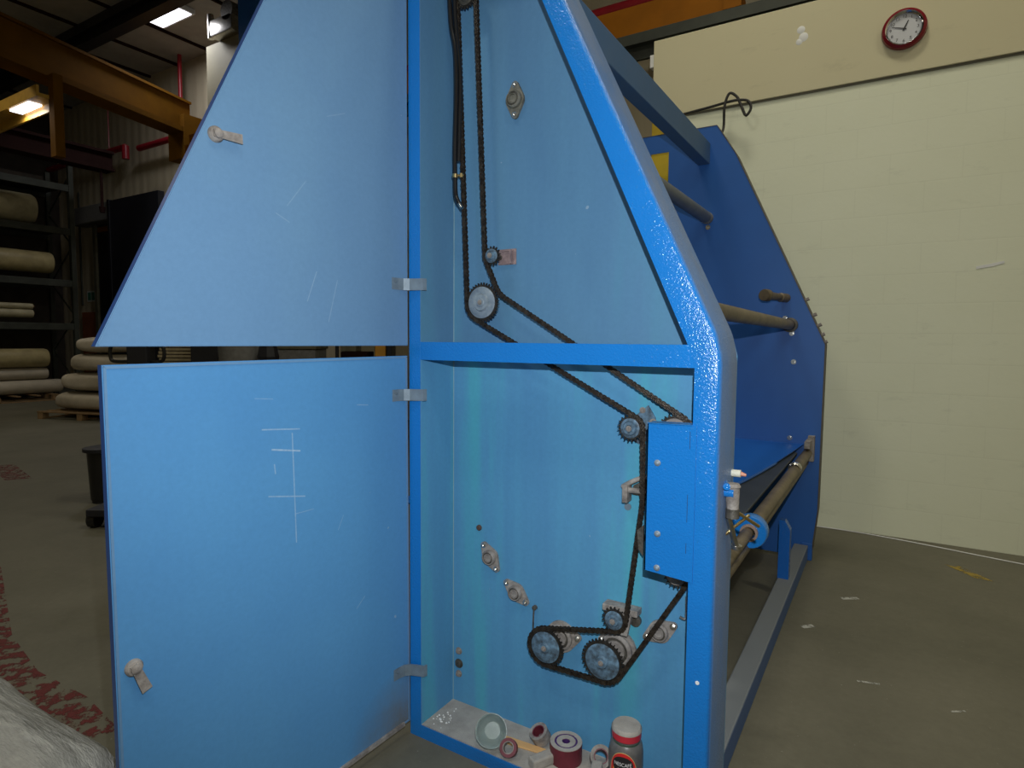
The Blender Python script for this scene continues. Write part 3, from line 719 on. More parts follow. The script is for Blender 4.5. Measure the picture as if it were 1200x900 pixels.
# lower rail and upright on it
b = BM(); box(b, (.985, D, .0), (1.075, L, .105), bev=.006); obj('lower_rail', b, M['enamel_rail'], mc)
b = BM(); prism(b, [(.985, .10), (1.045, .10), (1.045, .40), (1.015, .455), (.985, .455)], 'y', 2.15, 2.21)
obj('support_bracket', b, M['enamel_dark'] if False else enamel('bracket_blue', (.012, .13, .50), .3), mc)
# air valve and handle fittings on the side of the cabinet
b = BM(); cyl(b, (1.109, .09, 1.070), (1.135, .09, 1.070), .014, seg=16); cyl(b, (1.095, .135, 1.092), (1.120, .06, 1.092), .010, seg=14)
av = obj('air_valve', b, M['enamel_plain'], mc, smooth=True)
b = BM(); cyl(b, (1.128, .10, 1.085), (1.130, .10, 1.020), .020, .017, seg=20); lathe(b, [(.021, 0), (.023, .004), (.018, .012), (0, .014)], (1.128, .10, 1.083), (0, 0, 1), 20); obj('valve_cup', b, M['castgrey'], av, smooth=True)
b = BM(); cyl(b, (1.130, .10, 1.022), (1.130, .10, .995), .019, seg=20); obj('valve_ring', b, M['castdark'], av, smooth=True)
b = BM(); cyl(b, (1.109, .176, 1.110), (1.135, .176, 1.110), .011, seg=14); kb = obj('push_knob', b, M['plastic_lt'], mc, smooth=True)
b = BM(); cyl(b, (1.135, .176, 1.110), (1.150, .176, 1.107), .007, .004, seg=12); obj('knob_tip', b, simple('salmon_plastic', (.7, .3, .2), .4), kb, smooth=True)
b = BM(); cyl(b, (1.118, .10, .995), (1.130, .175, .885), .0085, seg=14); lathe(b, [(.008, 0), (.016, .004), (.016, .014), (.008, .018), (0, .018)], (1.130, .175, .878), (0, 0, 1), 16)
sc_ = obj('clamp_screw', b, M['steel'], mc, smooth=True)
b = BM(); cyl(b, (1.095, .11, .925), (1.160, .19, .985), .0045, seg=10); cyl(b, (1.135, .16, .995), (1.185, .21, .950), .005, seg=10); obj('tommy_bar', b, M['brass'], sc_, smooth=True)
b = BM(); tube(b, [(1.08, .26, .90), (1.06, .42, .93), (1.0, .6, .98), (.97, .8, 1.0)], .008, 8); o = obj('loose_pipe', b, simple('blue_grey_pipe', (.14, .18, .32), .4), mc, smooth=True)

# ================================================================== THINGS LYING IN THE CABINET
FZ = .053
def jar(cx, cy, rz):
    r = .054
    t = thing('coffee_jar', (cx, cy, FZ), 'glass coffee jar with dusty red lid and dark oval label', 'jar')
    b = BM(); lathe(b, [(0, .0), (r * .9, 0), (r, .008), (r, .150), (r * .93, .174), (r * .74, .186), (r * .74, .194), (0, .194)], (cx, cy, FZ), seg=40); g = obj('jar_glass', b, simple('dusty_brown_glass', (.16, .155, .15), .35, 0, .4, 30), t, smooth=True)
    b = BM(); lathe(b, [(r * .78, 0), (r * .86, .004), (r * .88, .032), (r * .80, .038), (0, .04)], (cx, cy, FZ + .192), seg=36); lid = obj('lid', b, M['lidred'], t, smooth=True)
    b = BM(); lathe(b, [(r * .885, .026), (r * .885, .032), (r * .80, .0392), (0, .0412)], (cx, cy, FZ + .192), seg=36)
    dl = obj('dust_layer', b, M['dust'], lid, smooth=True)
    b = BM(); lathe(b, [(r * .80, 0), (r * .80, .004), (r * .77, .005)], (cx, cy, FZ + .182), seg=36); obj('neck_band', b, simple('dark_green_band', (.05, .09, .06), .3), g, smooth=True)
    # label: patches wrapped on the jar, centred on direction rz
    def wrap(x, z, off): a = rz + x / r; return Vector((cx + (r + off) * math.cos(a), cy + (r + off) * math.sin(a), FZ + z))
    def ell(rx, rzz, zc, off, mat, name, par, rot=0.0, cut=None):
        b = BM(); rings = []
        for q in range(0, 9):
            f = q / 8
            if q == 0: rings.append([b.verts.new(wrap(0, zc, off))]); continue
            rg = []
            for k in range(40):
                a = 2 * PI * k / 40; x = rx * f * math.cos(a); z = rzz * f * math.sin(a)
                x2 = x * math.cos(rot) - z * math.sin(rot); z2 = x * math.sin(rot) + z * math.cos(rot)
                rg.append(b.verts.new(wrap(x2, max(zc + z2, .004), off)))
            rings.append(rg)
        for A, Bv in zip(rings, rings[1:]):
            for k in range(40):
                if len(A) == 1: b.faces.new((A[0], Bv[k], Bv[(k + 1) % 40]))
                else: b.faces.new((A[k], A[(k + 1) % 40], Bv[(k + 1) % 40], Bv[k]))
        return obj(name, b, mat, par)
    ell(.047, .080, .090, .0006, M['goldlabel'], 'label_ground', g)
    ell(.044, .070, .098, .0010, M['redlabel'], 'label_ring', g)
    ell(.036, .062, .086, .0013, M['orangelabel'], 'label_inner', g)
    ell(.033, .030, .127, .0017, M['ink'], 'label_oval', g)
    def txt(s, size, zc, mat, nm, sx=1):
        tb = text_bm(s, size, .0)
        for v in tb.verts:
            x, y = v.co.x * sx, v.co.y; v.co = wrap(x, zc + y, .0021)
        return obj(nm, tb, mat, g)
    txt('NESCAFÉ', .0165, .131, M['whiteink'], 'lettering', .82)
    txt('ORIGINAL', .0075, .115, M['whiteink'], 'lettering', .9)
    ell(.018, .016, .072, .0017, M['white'], 'label_cup', g)
    return t
jar(.835, .075, -PI / 2 + .17)
def bowl(cx, cy, r, h, mat, label, tilt=0.0, az=0.0, name='glass_bowl', cat='bowl'):
    b = BM(); rot = Matrix.Rotation(az, 4, 'Z') @ Matrix.Rotation(tilt, 4, 'X')
    lathe(b, [(0, 0), (r * .55, 0), (r * .9, h * .4), (r, h), (r * .95, h), (r * .84, h * .45), (r * .5, h * .1), (0, h * .1)], (0, 0, 0), seg=36)
    b.transform(rot); zmin = min(v.co.z for v in b.verts)
    b.transform(Matrix.Translation((cx, cy, FZ - zmin + .0003))); return tag(obj(name, b, mat, smooth=True), label, cat)
bowl(.322, .080, .056, .085, M['glass'], 'tipped greenish glass tumbler standing on the dusty cabinet floor', 1.0, .5, 'glass_tumbler', 'glass')
def ringroll(cx, cy, ro, ri, h, mats, label, name, cat, tilt=0, az=0):
    c0 = Vector((0, 0, 0)); rot = Matrix.Rotation(az, 4, 'Z') @ Matrix.Rotation(tilt, 4, 'X')
    pr_ = [(ri, 0), (ro, 0), (ro, h), (ri, h), (ri, 0)]
    b = BM(); lathe(b, pr_, (0, 0, 0), seg=36); b.transform(rot); zmin = min(v.co.z for v in b.verts); mv = Matrix.Translation((cx, cy, FZ - zmin + .0003)); b.transform(mv)
    t = thing(name, (cx, cy, FZ), label, cat); obj('tape_winding', b, mats[0], t, smooth=True)
    b = BM(); lathe(b, [(ri * .86, .0006), (ri * .998, .0006), (ri * .998, h - .0006), (ri * .86, h - .0006), (ri * .86, .0006)], (0, 0, 0), seg=30); b.transform(mv @ rot); obj('core', b, mats[1], t, smooth=True)
    return t, mv @ rot
ringroll(.425, .032, .030, .020, .030, (M['maroon'], M['castgrey']), 'small reddish-brown tape roll at the front lip of the cabinet floor', 'tape_roll', 'tape roll', .9, .3)
ringroll(.490, .150, .034, .023, .040, (M['castgrey'], M['maroon']), 'small dusty tape ring leaning at the back of the cabinet floor', 'tape_roll', 'tape roll', .5, -.4)
t, mt = ringroll(.600, .120, .056, .014, .062, (M['maroon'], M['purple']), 'large maroon tape roll with dusty flat top beside the coffee jar', 'tape_roll', 'tape roll')
b = BM(); lathe(b, [(.040, .0618), (.0555, .0618), (.0555, .0645), (.040, .0645), (.040, .0618)], (0, 0, 0), seg=36); b.transform(mt); obj('dusty_top', b, M['dust'], t, smooth=True)
b = BM(); lathe(b, [(.032, .0616), (.0405, .0616), (.0405, .0626), (.032, .0626), (.032, .0616)], (0, 0, 0), seg=36); b.transform(mt); obj('purple_band', b, M['purple'], t, smooth=True)
b = BM(); lathe(b, [(.0142, .0618), (.033, .0618), (.033, .0640), (.0142, .0640), (.0142, .0618)], (0, 0, 0), seg=36); b.transform(mt); obj('dusty_centre', b, M['dust'], t, smooth=True)
t, mt = ringroll(.715, .150, .036, .024, .040, (M['castgrey'], M['maroon']), 'dusty tape ring leaning between the large roll and the jar', 'tape_roll', 'tape roll', .8, .5)
b = BM(); box(b, (-.085, -.014, 0), (.085, .014, .006), bev=.0015)
for v in b.verts:
    if v.co.x < -.05: v.co.y *= 1.35
b.transform(Matrix.Translation((.440, .098, FZ + .0002)) @ Matrix.Rotation(.10, 4, 'Z')); tag(obj('wooden_stick', b, M['stick']), 'flat orange wooden stick lying on the dusty cabinet floor', 'stick')
b = BM(); box(b, (-.02, -.045, 0), (.02, .045, .035), bev=.006); b.transform(Matrix.Translation((.545, .05, FZ)) @ Matrix.Rotation(-.5, 4, 'Z')); tag(obj('dusty_block', b, M['dust']), 'dust covered block in front of the large tape roll', 'block')
b = BM(); box(b, (-.018, -.04, 0), (.018, .04, .05), bev=.006); b.transform(Matrix.Translation((.735, .07, FZ)) @ Matrix.Rotation(.3, 4, 'Z')); tag(obj('dusty_block', b, M['dust']), 'dust covered block close to the left side of the coffee jar', 'block')

# ================================================================== ON AND NEAR THE CREAM WALL
cx, cz = 1.482, 3.815; cy = WY - .022
ck = thing('wall_clock', (cx, cy, cz - .14), 'round wall clock with dark red rim on the cream wall', 'clock')
b = BM(); lathe(b, [(.0, 0), (.140, 0), (.146, .012), (.140, .038), (.122, .050), (.112, .046), (.112, .02)], (cx, cy, cz), (0, -1, 0), 48); obj('rim', b, M['clockrim'], ck, smooth=True)
b = BM(); lathe(b, [(.104, .035), (.112, .047), (.120, .051), (.122, .047), (.114, .030)], (cx, cy, cz), (0, -1, 0), 48); obj('chrome_ring', b, M['chrome'], ck, smooth=True)
b = BM(); lathe(b, [(0, .026), (.113, .026), (.113, .020), (0, .020)], (cx, cy, cz), (0, -1, 0), 48); fc = obj('dial', b, M['clockface'], ck)
b = BM()
for k in range(1, 13):
    a = PI / 2 - k * PI / 6; tb = text_bm(str(k), .030, .0004)
    merge(b, tb, Matrix.Translation((cx + .086 * math.cos(a), cy - .0268, cz + .086 * math.sin(a))) @ Matrix.Rotation(PI / 2, 4, 'X'))
obj('numerals', b, M['ink'], fc)
for ang, ln, wd, nm in ((-72, .082, .004, 'minute_hand'), (24, .060, .006, 'hour_hand')):
    b = BM(); prism(b, [(-wd, -.015), (wd, -.015), (wd * .5, ln), (-wd * .5, ln)], 'y', -.0005, .0005)
    b.transform(Matrix.Translation((cx, cy - .029 - (.001 if ang < 0 else 0), cz)) @ Matrix.Rotation(math.radians(ang), 4, 'Y')); obj(nm, b, M['ink'], ck)
b = BM(); tube(b, [(.216, 3.045, 3.06), (.20, 3.2, 3.12), (.216, 3.7, 3.256), (.229, 3.7, 3.44), (.245, 3.7, 3.525), (.275, 3.7, 3.564), (.331, 3.7, 3.519), (.37, 3.7, 3.43), (.403, 3.7, 3.362), (.436, 3.7, 3.395), (.438, 3.7, 3.44), (.41, 3.7, 3.478), (.358, 3.7, 3.493), (.28, 3.7, 3.497), (.1, 3.74, 3.495), (-.158, 3.78, 3.491), (-.40, 3.8, 3.49)], .011, 10)
tag(obj('black_cable', b, M['cablemat'], smooth=True), 'black cable looping above the machine end panel in front of the cream wall', 'cable')
b = BM(); tube(b, [(1.05, 3.80, .004), (1.311, 3.80, .004), (1.60, 3.765, .004), (1.868, 3.714, .004), (2.1, 3.66, .004), (2.342, 3.609, .004), (2.9, 3.5, .004)], .004, 6); tag(obj('floor_cord', b, M['white'], smooth=True), 'thin white cord on the floor along the cream wall', 'cord')
# filler blob and stains on wall
b = BM()
for (x, z, r) in ((.78, 3.99, .03), (.80, 3.93, .035), (.77, 3.90, .025)): lathe(b, [(r, 0), (r * .8, .002), (0, .003)], (x, WY - .022, z), (0, -1, 0), 14)
tag(obj('filler_patch', b, M['white'], smooth=True), 'small white filler patch near the top of the cream wall', 'filler patch')
b = BM(); prism(b, [(2.00, 2.04), (2.10, 2.055), (2.16, 2.075), (2.155, 2.09), (2.06, 2.07), (2.0, 2.06)], 'y', WY - .003, WY); tag(obj('filler_patch', b, M['white']), 'white scrape mark at the right edge of the cream wall', 'filler patch')
# floor markings
def patch(name, pts, mat, label, cat, z=.0015):
    b = BM(); prism(b, pts, 'z', .0004, z); return tag(obj(name, b, mat), label, cat)
patch('floor_marking', [(1.88, 3.32), (2.03, 3.13), (2.12, 3.12), (1.96, 3.34)], M['yelmark'], 'worn yellow paint patch on the concrete near the cream wall', 'floor marking')
patch('floor_marking', [(-3.4, -.62), (-2.2, -.90), (-1.3, -.80), (-1.0, -.68), (-.95, -.58), (-1.3, -.54), (-1.7, -.56), (-2.2, -.48), (-3.4, -.12)], M['redmark'], 'worn red paint line on the concrete at the far left', 'floor marking')
patch('floor_marking', [(-7.3, 1.1), (-6.3, .9), (-6.2, 1.1), (-7.2, 1.3)], M['redmark'], 'faded red paint patch on the concrete beyond the red line', 'floor marking')
for i, (px) in enumerate([(1.36, 2.33, .10, .03, .1, 'white scuff mark on the floor nearest the machine foot'), (1.48, 1.35, .09, .012, -.2, 'thin white scuff in the middle of the floor'), (1.19, 1.80, .07, .03, .3, 'pale scuff on the floor beside the lower rail'), (1.80, 1.30, .06, .01, .1, 'faint thin scuff towards the right of the floor')]):
    x, y, a_, b_, r_, lb = px; b = BM(); box(b, (-a_ / 2, -b_ / 2, .0004), (a_ / 2, b_ / 2, .0012)); b.transform(Matrix.Translation((x, y, 0)) @ Matrix.Rotation(r_ + .5, 4, 'Z')); tag(obj('scuff_mark', b, M['whitemark']), lb, 'scuff')

# yellow post behind the far panel
b = BM(); box(b, (-.255, 3.30, 0), (-.10, 3.42, 3.34), bev=.006); tag(obj('yellow_post', b, M['yellow']), 'yellow steel post standing behind the far end panel of the machine', 'post')
# crane runway over the cream room
b = BM(); box(b, (-9.0, 4.55, 4.66), (.155, 4.75, 4.80)); box(b, (-9.0, 4.63, 4.80), (.155, 4.67, 5.0)); t = tag(obj('crane_runway_beam', b, M['orange_r']), 'orange crane runway beam just above the cream wall', 'beam')
b = BM(); box(b, (.0, 4.50, 4.655), (.165, 4.56, 5.02)); obj('end_plate', b, M['orange_r'], t)
b = BM(); box(b, (-6.0, 4.2, 4.40), (5.5, 4.4, 4.50)); box(b, (-6.0, 4.28, 4.28), (5.5, 4.32, 4.40)); tag(obj('dark_steel_beam', b, M['darkgreen']), 'dark steel beam resting behind the top edge of the cream wall', 'beam')
b = BM(); cyl(b, (-6, 6, 5.77), (1.5, 6, 5.77), .075, seg=20); cyl(b, (-3.5, 6, 5.77), (-3.5, 6, 8.0), .015, seg=8); cyl(b, (1.0, 6, 5.77), (1.0, 6, 8.0), .015, seg=8); tag(obj('red_pipe', b, M['redpipe'], smooth=True), 'red sprinkler pipe above the orange runway beam at top centre', 'pipe')
b = BM(); box(b, (-.62, 4.25, 4.16), (-.50, 4.33, 4.28), bev=.004); tag(obj('junction_box', b, M['white']), 'small white box under the dark beam beside the cream wall end', 'box')

# ================================================================== THE HALL AT THE LEFT
# hanging luminaire (visible); the added overhead fill lights have no fixture
def luminaire(x, y, sx, sy, label, z=H):
    t = thing('ceiling_light', (x, y, z - .10), label, 'ceiling light', 'ceiling lights')
    b = BM(); box(b, (x - sx / 2 - .05, y - sy / 2 - .05, z - .1), (x + sx / 2 + .05, y + sy / 2 + .05, z - .012)); obj('frame', b, M['white'], t)
    b = BM(); box(b, (x - sx / 2, y - sy / 2, z - .112), (x + sx / 2, y + sy / 2, z - .1)); obj('diffuser', b, M['lampglow'], t)
luminaire(-11.10, 5.43, 1.0, .57, 'bright square ceiling light at the top left of the roof')
# big orange crane girder
def dirbox(b, A, Bp, wdt, z0, z1):
    A = Vector((A[0], A[1], 0)); Bp = Vector((Bp[0], Bp[1], 0)); t = (Bp - A).normalized(); nn = Vector((-t.y, t.x, 0)) * wdt / 2
    prism(b, [(A + nn).xy[:], (Bp + nn).xy[:], (Bp - nn).xy[:], (A - nn).xy[:]], 'z', z0, z1)
gA, gB = (-10.15, .5), (-11.68, 6.2)
b = BM(); dirbox(b, gA, gB, .20, 5.93, 6.5); dirbox(b, gA, gB, .46, 5.83, 5.93); dirbox(b, gA, gB, .3, 6.5, 6.55)
gd_ = tag(obj('crane_girder', b, M['orange']), 'long orange overhead crane girder crossing the roof at the left', 'crane girder')
b = BM(); dirbox(b, (-11.35, 6.2), (-11.95, 6.2), .5, 5.3, 6.2); obj('end_carriage', b, M['orange'], gd_)
b = BM(); box(b, (-10.62, 3.20, 4.5), (-10.44, 3.34, 5.83)); obj('hanger_post', b, M['orange'], gd_)
t = thing('beam_light', (-12.2, 3.2, 5.3), 'lit strip light in a short orange beam hanging at the upper left', 'light')
b = BM(); box(b, (-15.5, 3.02, 5.44), (-10.6, 3.30, 5.50)); box(b, (-15.5, 3.28, 5.30), (-10.6, 3.32, 5.50)); box(b, (-15.5, 3.02, 5.50), (-10.6, 3.06, 5.62)); obj('beam', b, simple('amber_beam', (.62, .36, .05), .5), t)
b = BM(); box(b, (-11.75, 3.06, 5.41), (-11.0, 3.25, 5.44)); obj('diffuser', b, M['lampglow'], t)
lamp('AREA', 'beam_lamp_light', (-11.4, 3.16, 5.38), 6, (1, .9, .7), (-11.4, 3.16, 0), shape='RECTANGLE', size=.7, size_y=.15)
# red pipes along the back wall
b = BM(); cyl(b, (-19.4, 6.7, 6.30), (-15.2, 6.7, 6.30), .075, seg=16); cyl(b, (-15.2, 6.7, 6.33), (-15.2, 6.7, 6.0), .085, seg=16); cyl(b, (-18.6, 6.7, 6.3), (-18.6, 6.7, H), .015, seg=8); cyl(b, (-16.0, 6.7, 6.3), (-16.0, 6.7, H), .015, seg=8); tag(obj('red_pipe', b, M['redpipe'], smooth=True), 'red sprinkler pipe on the back wall ending in a downturn', 'pipe')
b = BM(); cyl(b, (-14.6, 6.72, 6.18), (-9, 6.72, 6.18), .075, seg=16); cyl(b, (-12.75, 6.72, 6.18), (-12.75, 6.72, 8.0), .045, seg=12); tag(obj('red_pipe', b, M['redpipe'], smooth=True), 'red sprinkler pipe with riser behind the orange girder end', 'pipe')
# dark red beam ending by the wall
b = BM(); box(b, (-14.1, -1, 5.30), (-13.9, 5.75, 5.70)); box(b, (-14.2, -1, 5.66), (-13.8, 5.75, 5.72)); box(b, (-14.2, -1, 5.28), (-13.8, 5.75, 5.34)); t = tag(obj('dark_red_beam', b, M['brownbeam']), 'dark red steel beam below the orange girder at the upper left', 'beam')
b = BM(); cyl(b, (-13.9, 5.5, 5.28), (-13.9, 5.5, 4.45), .03, seg=10); cyl(b, (-13.9, 5.5, 4.45), (-13.9, 5.5, 4.32), .07, .05, seg=12); tag(obj('pendant_rod', b, M['brownbeam'], smooth=True), 'thin dark rod hanging from the end of the dark red beam', 'rod')
b = BM(); box(b, (-10.42, 5.9, 0), (-7.0, 6.0, 7.30)); t = tag(obj('cream_partition', b, M['cream']), 'tall cream partition panel seen beside the upper door', 'partition')
t = thing('roof_fan', (-9.85, 5.7, 7.30), 'metal fan unit on top of the tall cream partition', 'fan')
b = BM(); cyl(b, (-10.02, 5.75, 7.30), (-10.02, 5.75, 7.75), .06, seg=14); box(b, (-10.0, 5.7, 7.30), (-9.3, 5.98, 7.62), bev=.03); obj('housing', b, M['steel'], t, smooth=True)
b = BM(); cyl(b, (-9.45, 5.95, 7.68), (-9.45, 5.70, 7.68), .18, seg=18); obj('motor', b, M['castdark'], t, smooth=True)
b = BM(); box(b, (-7.95, 4.9, 0), (-7.3, 5.1, 7.5)); tag(obj('blue_column', b, M['enamel_dark']), 'dark blue steel column behind the upper left of the upper door', 'column')
# tall black sheeted door panel
b = BM(); box(b, (-15.95, 6.6, 0), (-13.6, 6.75, 5.02)); box(b, (-15.98, 6.58, 0), (-15.88, 6.77, 5.05)); tag(obj('black_sliding_panel', b, M['blackpaint']), 'tall black sliding panel right of the dark doorway', 'panel')
b = BM(); box(b, (-17.2, YB - .10, 4.36), (-15.9, YB - .07, 4.50)); tag(obj('orange_strip', b, M['orange_r']), 'narrow orange strip under the grey shutter box', 'strip')
t = thing('wall_sign', (-18.0, YB - .02, 2.5), 'small green and white notice on the wall left of the dark doorway', 'sign')
b = BM(); box(b, (-18.1, YB - .02, 2.50), (-17.62, YB, 2.80)); obj('sign_board', b, M['white'], t)
b = BM(); box(b, (-18.05, YB - .024, 2.54), (-17.88, YB - .02, 2.76)); box(b, (-17.84, YB - .024, 2.54), (-17.68, YB - .02, 2.76)); obj('sign_symbol', b, M['greensign'], t)
b = BM(); box(b, (-18.35, YB - .06, .3), (-17.55, YB - .005, 2.2)); tag(obj('rust_red_board', b, simple('rust_red_panel', (.34, .10, .035), .7)), 'rust red board on the wall below the small notice', 'board')
b = BM(); box(b, (-19.0, YB - .05, 2.4), (-18.9, YB, 6.0)); box(b, (-18.4, YB - .04, 2.4), (-18.36, YB, 5.6)); tag(obj('wall_conduit', b, M['darkgreen']), 'vertical conduit on the corrugated wall above the rack end', 'conduit')

# storage rack
RX = -15.5
rk = thing('storage_rack', (RX - .6, 3.5, 0), 'dark steel pallet rack full of fabric rolls along the far left', 'rack')
for y in (1.4, 5.55):
    for x in (RX - 1.2, RX):
        b = BM(); box(b, (x - .05, y - .05, 0), (x + .05, y + .05, 5.6)); obj('upright', b, M['darkgreen'], rk)
    b = BM()
    for k in range(6): tube(b, [(RX - 1.2, y, .3 + k * .85), (RX, y, 1.15 + k * .85)] if k % 2 else [(RX, y, .3 + k * .85), (RX - 1.2, y, 1.15 + k * .85)], .02, 6, 0)
    obj('brace', b, M['darkgreen'], rk)
for z in (5.05, 4.02, 2.78, 1.74):
    for x in (RX - 1.2, RX):
        b = BM(); box(b, (x - .03, 1.4, z - .08), (x + .03, 5.55, z + .08), bev=.008); obj('shelf_beam', b, M['darkgreen'], rk)
    b = BM(); box(b, (RX - 1.17, 1.45, z + .03), (RX - .03, 5.5, z + .08)); obj('shelf_deck', b, M['darkgreen'], rk)
b = BM(); box(b, (RX - 1.32, 1.4, .1), (RX - 1.27, 5.55, 5.5)); obj('back_sheet', b, M['rackback'], rk)
def rollthing(x, y0, y1, z, r, mat, label, flat=1.0, core=True, axis='y', group='fabric rolls on the storage rack', name='fabric_roll'):
    t = thing(name, (x, (y0 + y1) / 2, z), label, 'roll', group)
    b = BM(); lathe(b, [(r * .35, 0), (r * .93, 0), (r, .04), (r * 1.0, (y1 - y0) * .5), (r, y1 - y0 - .05), (r * .92, y1 - y0), (r * .35, y1 - y0)], (x, y0, z + r), (0, 1, 0), 28)
    for v in b.verts:
        v.co.z = z + (v.co.z - z) * flat
    obj('wrapping', b, mat, t, smooth=True)
    b = BM(); lathe(b, [(r * .2, .0), (r * .34, .0), (r * .34, y1 - y0 + .03), (r * .2, y1 - y0 + .03), (r * .2, 0)], (x, y0 - .0, z + r * flat), (0, 1, 0), 18); 
    if flat != 1:
        for v in b.verts: v.co.z = z + r * flat + (v.co.z - z - r * flat) * flat
    obj('core_tube', b, M['wood'], t, smooth=True)
    return t
rollthing(RX - .25, 2.0, 4.85, 4.12, .34, M['roll'], 'thick cream wrapped roll on the topmost filled shelf of the rack')
rollthing(RX - .2, 2.0, 5.15, 3.00, .25, M['roll_y'], 'yellowish wrapped roll on the second shelf of the rack', group='fabric rolls on the storage rack')
rollthing(RX - .1, 2.2, 4.70, 1.93, .10, M['roll'], 'thin pale roll lying lowest on the third shelf of the rack')
rollthing(RX - .08, 2.2, 4.70, 2.135, .065, M['roll'], 'slim pale roll stacked on top of the thin roll on the third shelf')
rollthing(RX - .2, 2.2, 5.25, .16, .16, M['sack'], 'bottom pale bundle on the pallet under the rack')
rollthing(RX - .25, 2.2, 4.98, .485, .16, M['sack'], 'squashed grey bundle on the pallet under the yellow roll', .88)
rollthing(RX - .2, 2.0, 4.98, .775, .22, M['roll_y'], 'yellow tied roll on top of the pallet bundles below the rack')
def pallet(x, y, lx, ly, label, rot=0):
    t = thing('wooden_pallet', (x, y, 0), label, 'pallet')
    mt_ = Matrix.Translation((x, y, 0)) @ Matrix.Rotation(rot, 4, 'Z')
    for k in range(7):
        b = BM(); yy = -ly / 2 + .05 + k * (ly - .1) / 6; box(b, (-lx / 2, yy - .045, .12), (lx / 2, yy + .045, .142)); b.transform(mt_); obj('deck_board', b, M['wood'], t)
    for xx in (-lx / 2 + .07, 0, lx / 2 - .07):
        for yy in (-ly / 2 + .07, 0, ly / 2 - .07):
            b = BM(); box(b, (xx - .06, yy - .06, .022), (xx + .06, yy + .06, .12)); b.transform(mt_); obj('block', b, M['wood'], t)
        b = BM(); box(b, (xx - .05, -ly / 2, 0), (xx + .05, ly / 2, .022)); b.transform(mt_); obj('bottom_board', b, M['wood'], t)
    return t
pallet(RX - .25, 3.85, 1.0, 2.4, 'wooden pallet under the bundles at the foot of the rack')

# pallet of big cream sacks left of the doors
px_, py_ = -11.0, 4.0
pallet(px_, py_ + .1, 1.9, 1.2, 'wooden pallet under the pile of cream sacks', .32)
def sack(x0, z0, ln, r, hz, label, rot=.32):
    b = BM(); bmesh.ops.create_icosphere(b, subdivisions=4, radius=1)
    for v in b.verts:
        c = v.co
        sx = math.copysign(abs(c.x) ** .55, c.x); sy = math.copysign(abs(c.y) ** .8, c.y); sz = math.copysign(abs(c.z) ** .6, c.z)
        wob = 1 + .04 * math.sin(5 * c.x + 3 * c.z + z0 * 9) + .02 * math.sin(13 * c.y + z0)
        v.co = Vector((sx * ln / 2, sy * r * wob, sz * hz / 2 * wob))
    lowz = min(v.co.z for v in b.verts)
    b.transform(Matrix.Translation((x0, py_ + .1, z0 - lowz)) @ Matrix.Rotation(rot, 4, 'Z'))
    return tag(obj('cream_sack', b, M['sack'], smooth=True), label, 'sack', 'cream sacks piled on the pallet')
sack(-11.0, .143, 1.90, .5, .35, 'bottom cream sack of the pile on the pallet')
sack(-10.93, .50, 1.66, .46, .34, 'second cream sack from the bottom of the pile')
sack(-10.86, .865, 1.34, .42, .33, 'third cream sack from the bottom of the pile')
sack(-10.80, 1.21, 1.06, .40, .28, 'topmost cream sack of the pile')

# things seen through the gap between the two doors
def ray(px, depth, z=0):  # floor point under a picture column at a distance (layout helper for the hall behind the doors)
    d = FWD + RGT * ((px - 600) / 719.6); return CAM + d * depth
def at(px, depth): p = ray(px, depth); return Vector((p.x, p.y, 0))
AX = math.atan2(RGT.y, RGT.x)
def boxed(px, depth, wd, dp, z0, z1, bev=.01):
    b = BM(); box(b, (-wd / 2, 0, z0), (wd / 2, dp, z1), bev=bev); p = at(px, depth); b.transform(Matrix.Translation(p) @ Matrix.Rotation(AX, 4, 'Z')); return b
# black trolley with looped handles
p = at(158, 4.8); t = thing('black_trolley', tuple(p), 'black trolley with two looped handles seen through the door gap and beside the lower door', 'trolley')
T_ = Matrix.Translation(p) @ Matrix.Rotation(AX, 4, 'Z')
b = BM(); box(b, (-.06, 0, .12), (.10, .12, 1.46), bev=.01); b.transform(T_); obj('mast', b, M['blackpaint'], t)
for s, x0, x1 in ((-1, -.22, -.05), (1, .09, .20)):
    b = BM(); tube(b, [(x1 if s < 0 else x0, .06, 1.435), (x0 + .03 if s < 0 else x1 - .03, .06, 1.437), (x0 if s < 0 else x1, .06, 1.41), (x0 if s < 0 else x1, .06, 1.34), (x0 + .03 if s < 0 else x1 - .03, .06, 1.31), (x1 if s < 0 else x0, .06, 1.31)], .014, 10, 6); b.transform(T_); obj('handle', b, M['rubber'], t, smooth=True)
b = BM(); box(b, (-.36, -.1, .10), (.40, .5, .16), bev=.01); b.transform(T_); obj('platform', b, M['blackpaint'], t)
for x in (-.34, .34):
    for y in (-.02, .42):
        b = BM(); cyl(b, (x - .03, y, .065), (x + .03, y, .065), .065, seg=20); b.transform(T_); obj('wheel', b, M['rubber'], t, smooth=True)
# dark bin beside the lower door's outer edge
p = at(118, 5.55); t = thing('black_bin', tuple(p), 'black plastic bin on the floor just left of the lower door', 'bin')
T_ = Matrix.Translation((p.x, p.y, 0)) @ Matrix.Rotation(AX, 4, 'Z')
b = BM(); lathe(b, [(0, 0), (.11, 0), (.13, .44), (.12, .44), (.10, .03), (0, .03)], (0, 0, 0.03), seg=24); b.transform(T_); obj('body', b, M['rubber'], t, smooth=True)
b = BM(); lathe(b, [(.125, .46), (.16, .47), (.16, .50), (.0, .53)], (0, 0, 0), seg=24); b.transform(T_); obj('lid', b, M['blackpaint'], t, smooth=True)
b = BM(); lathe(b, [(0, 0), (.10, 0), (.10, .03), (0, .03)], (0, 0, 0), seg=20); b.transform(T_); obj('foot', b, M['blackpaint'], t, smooth=True)
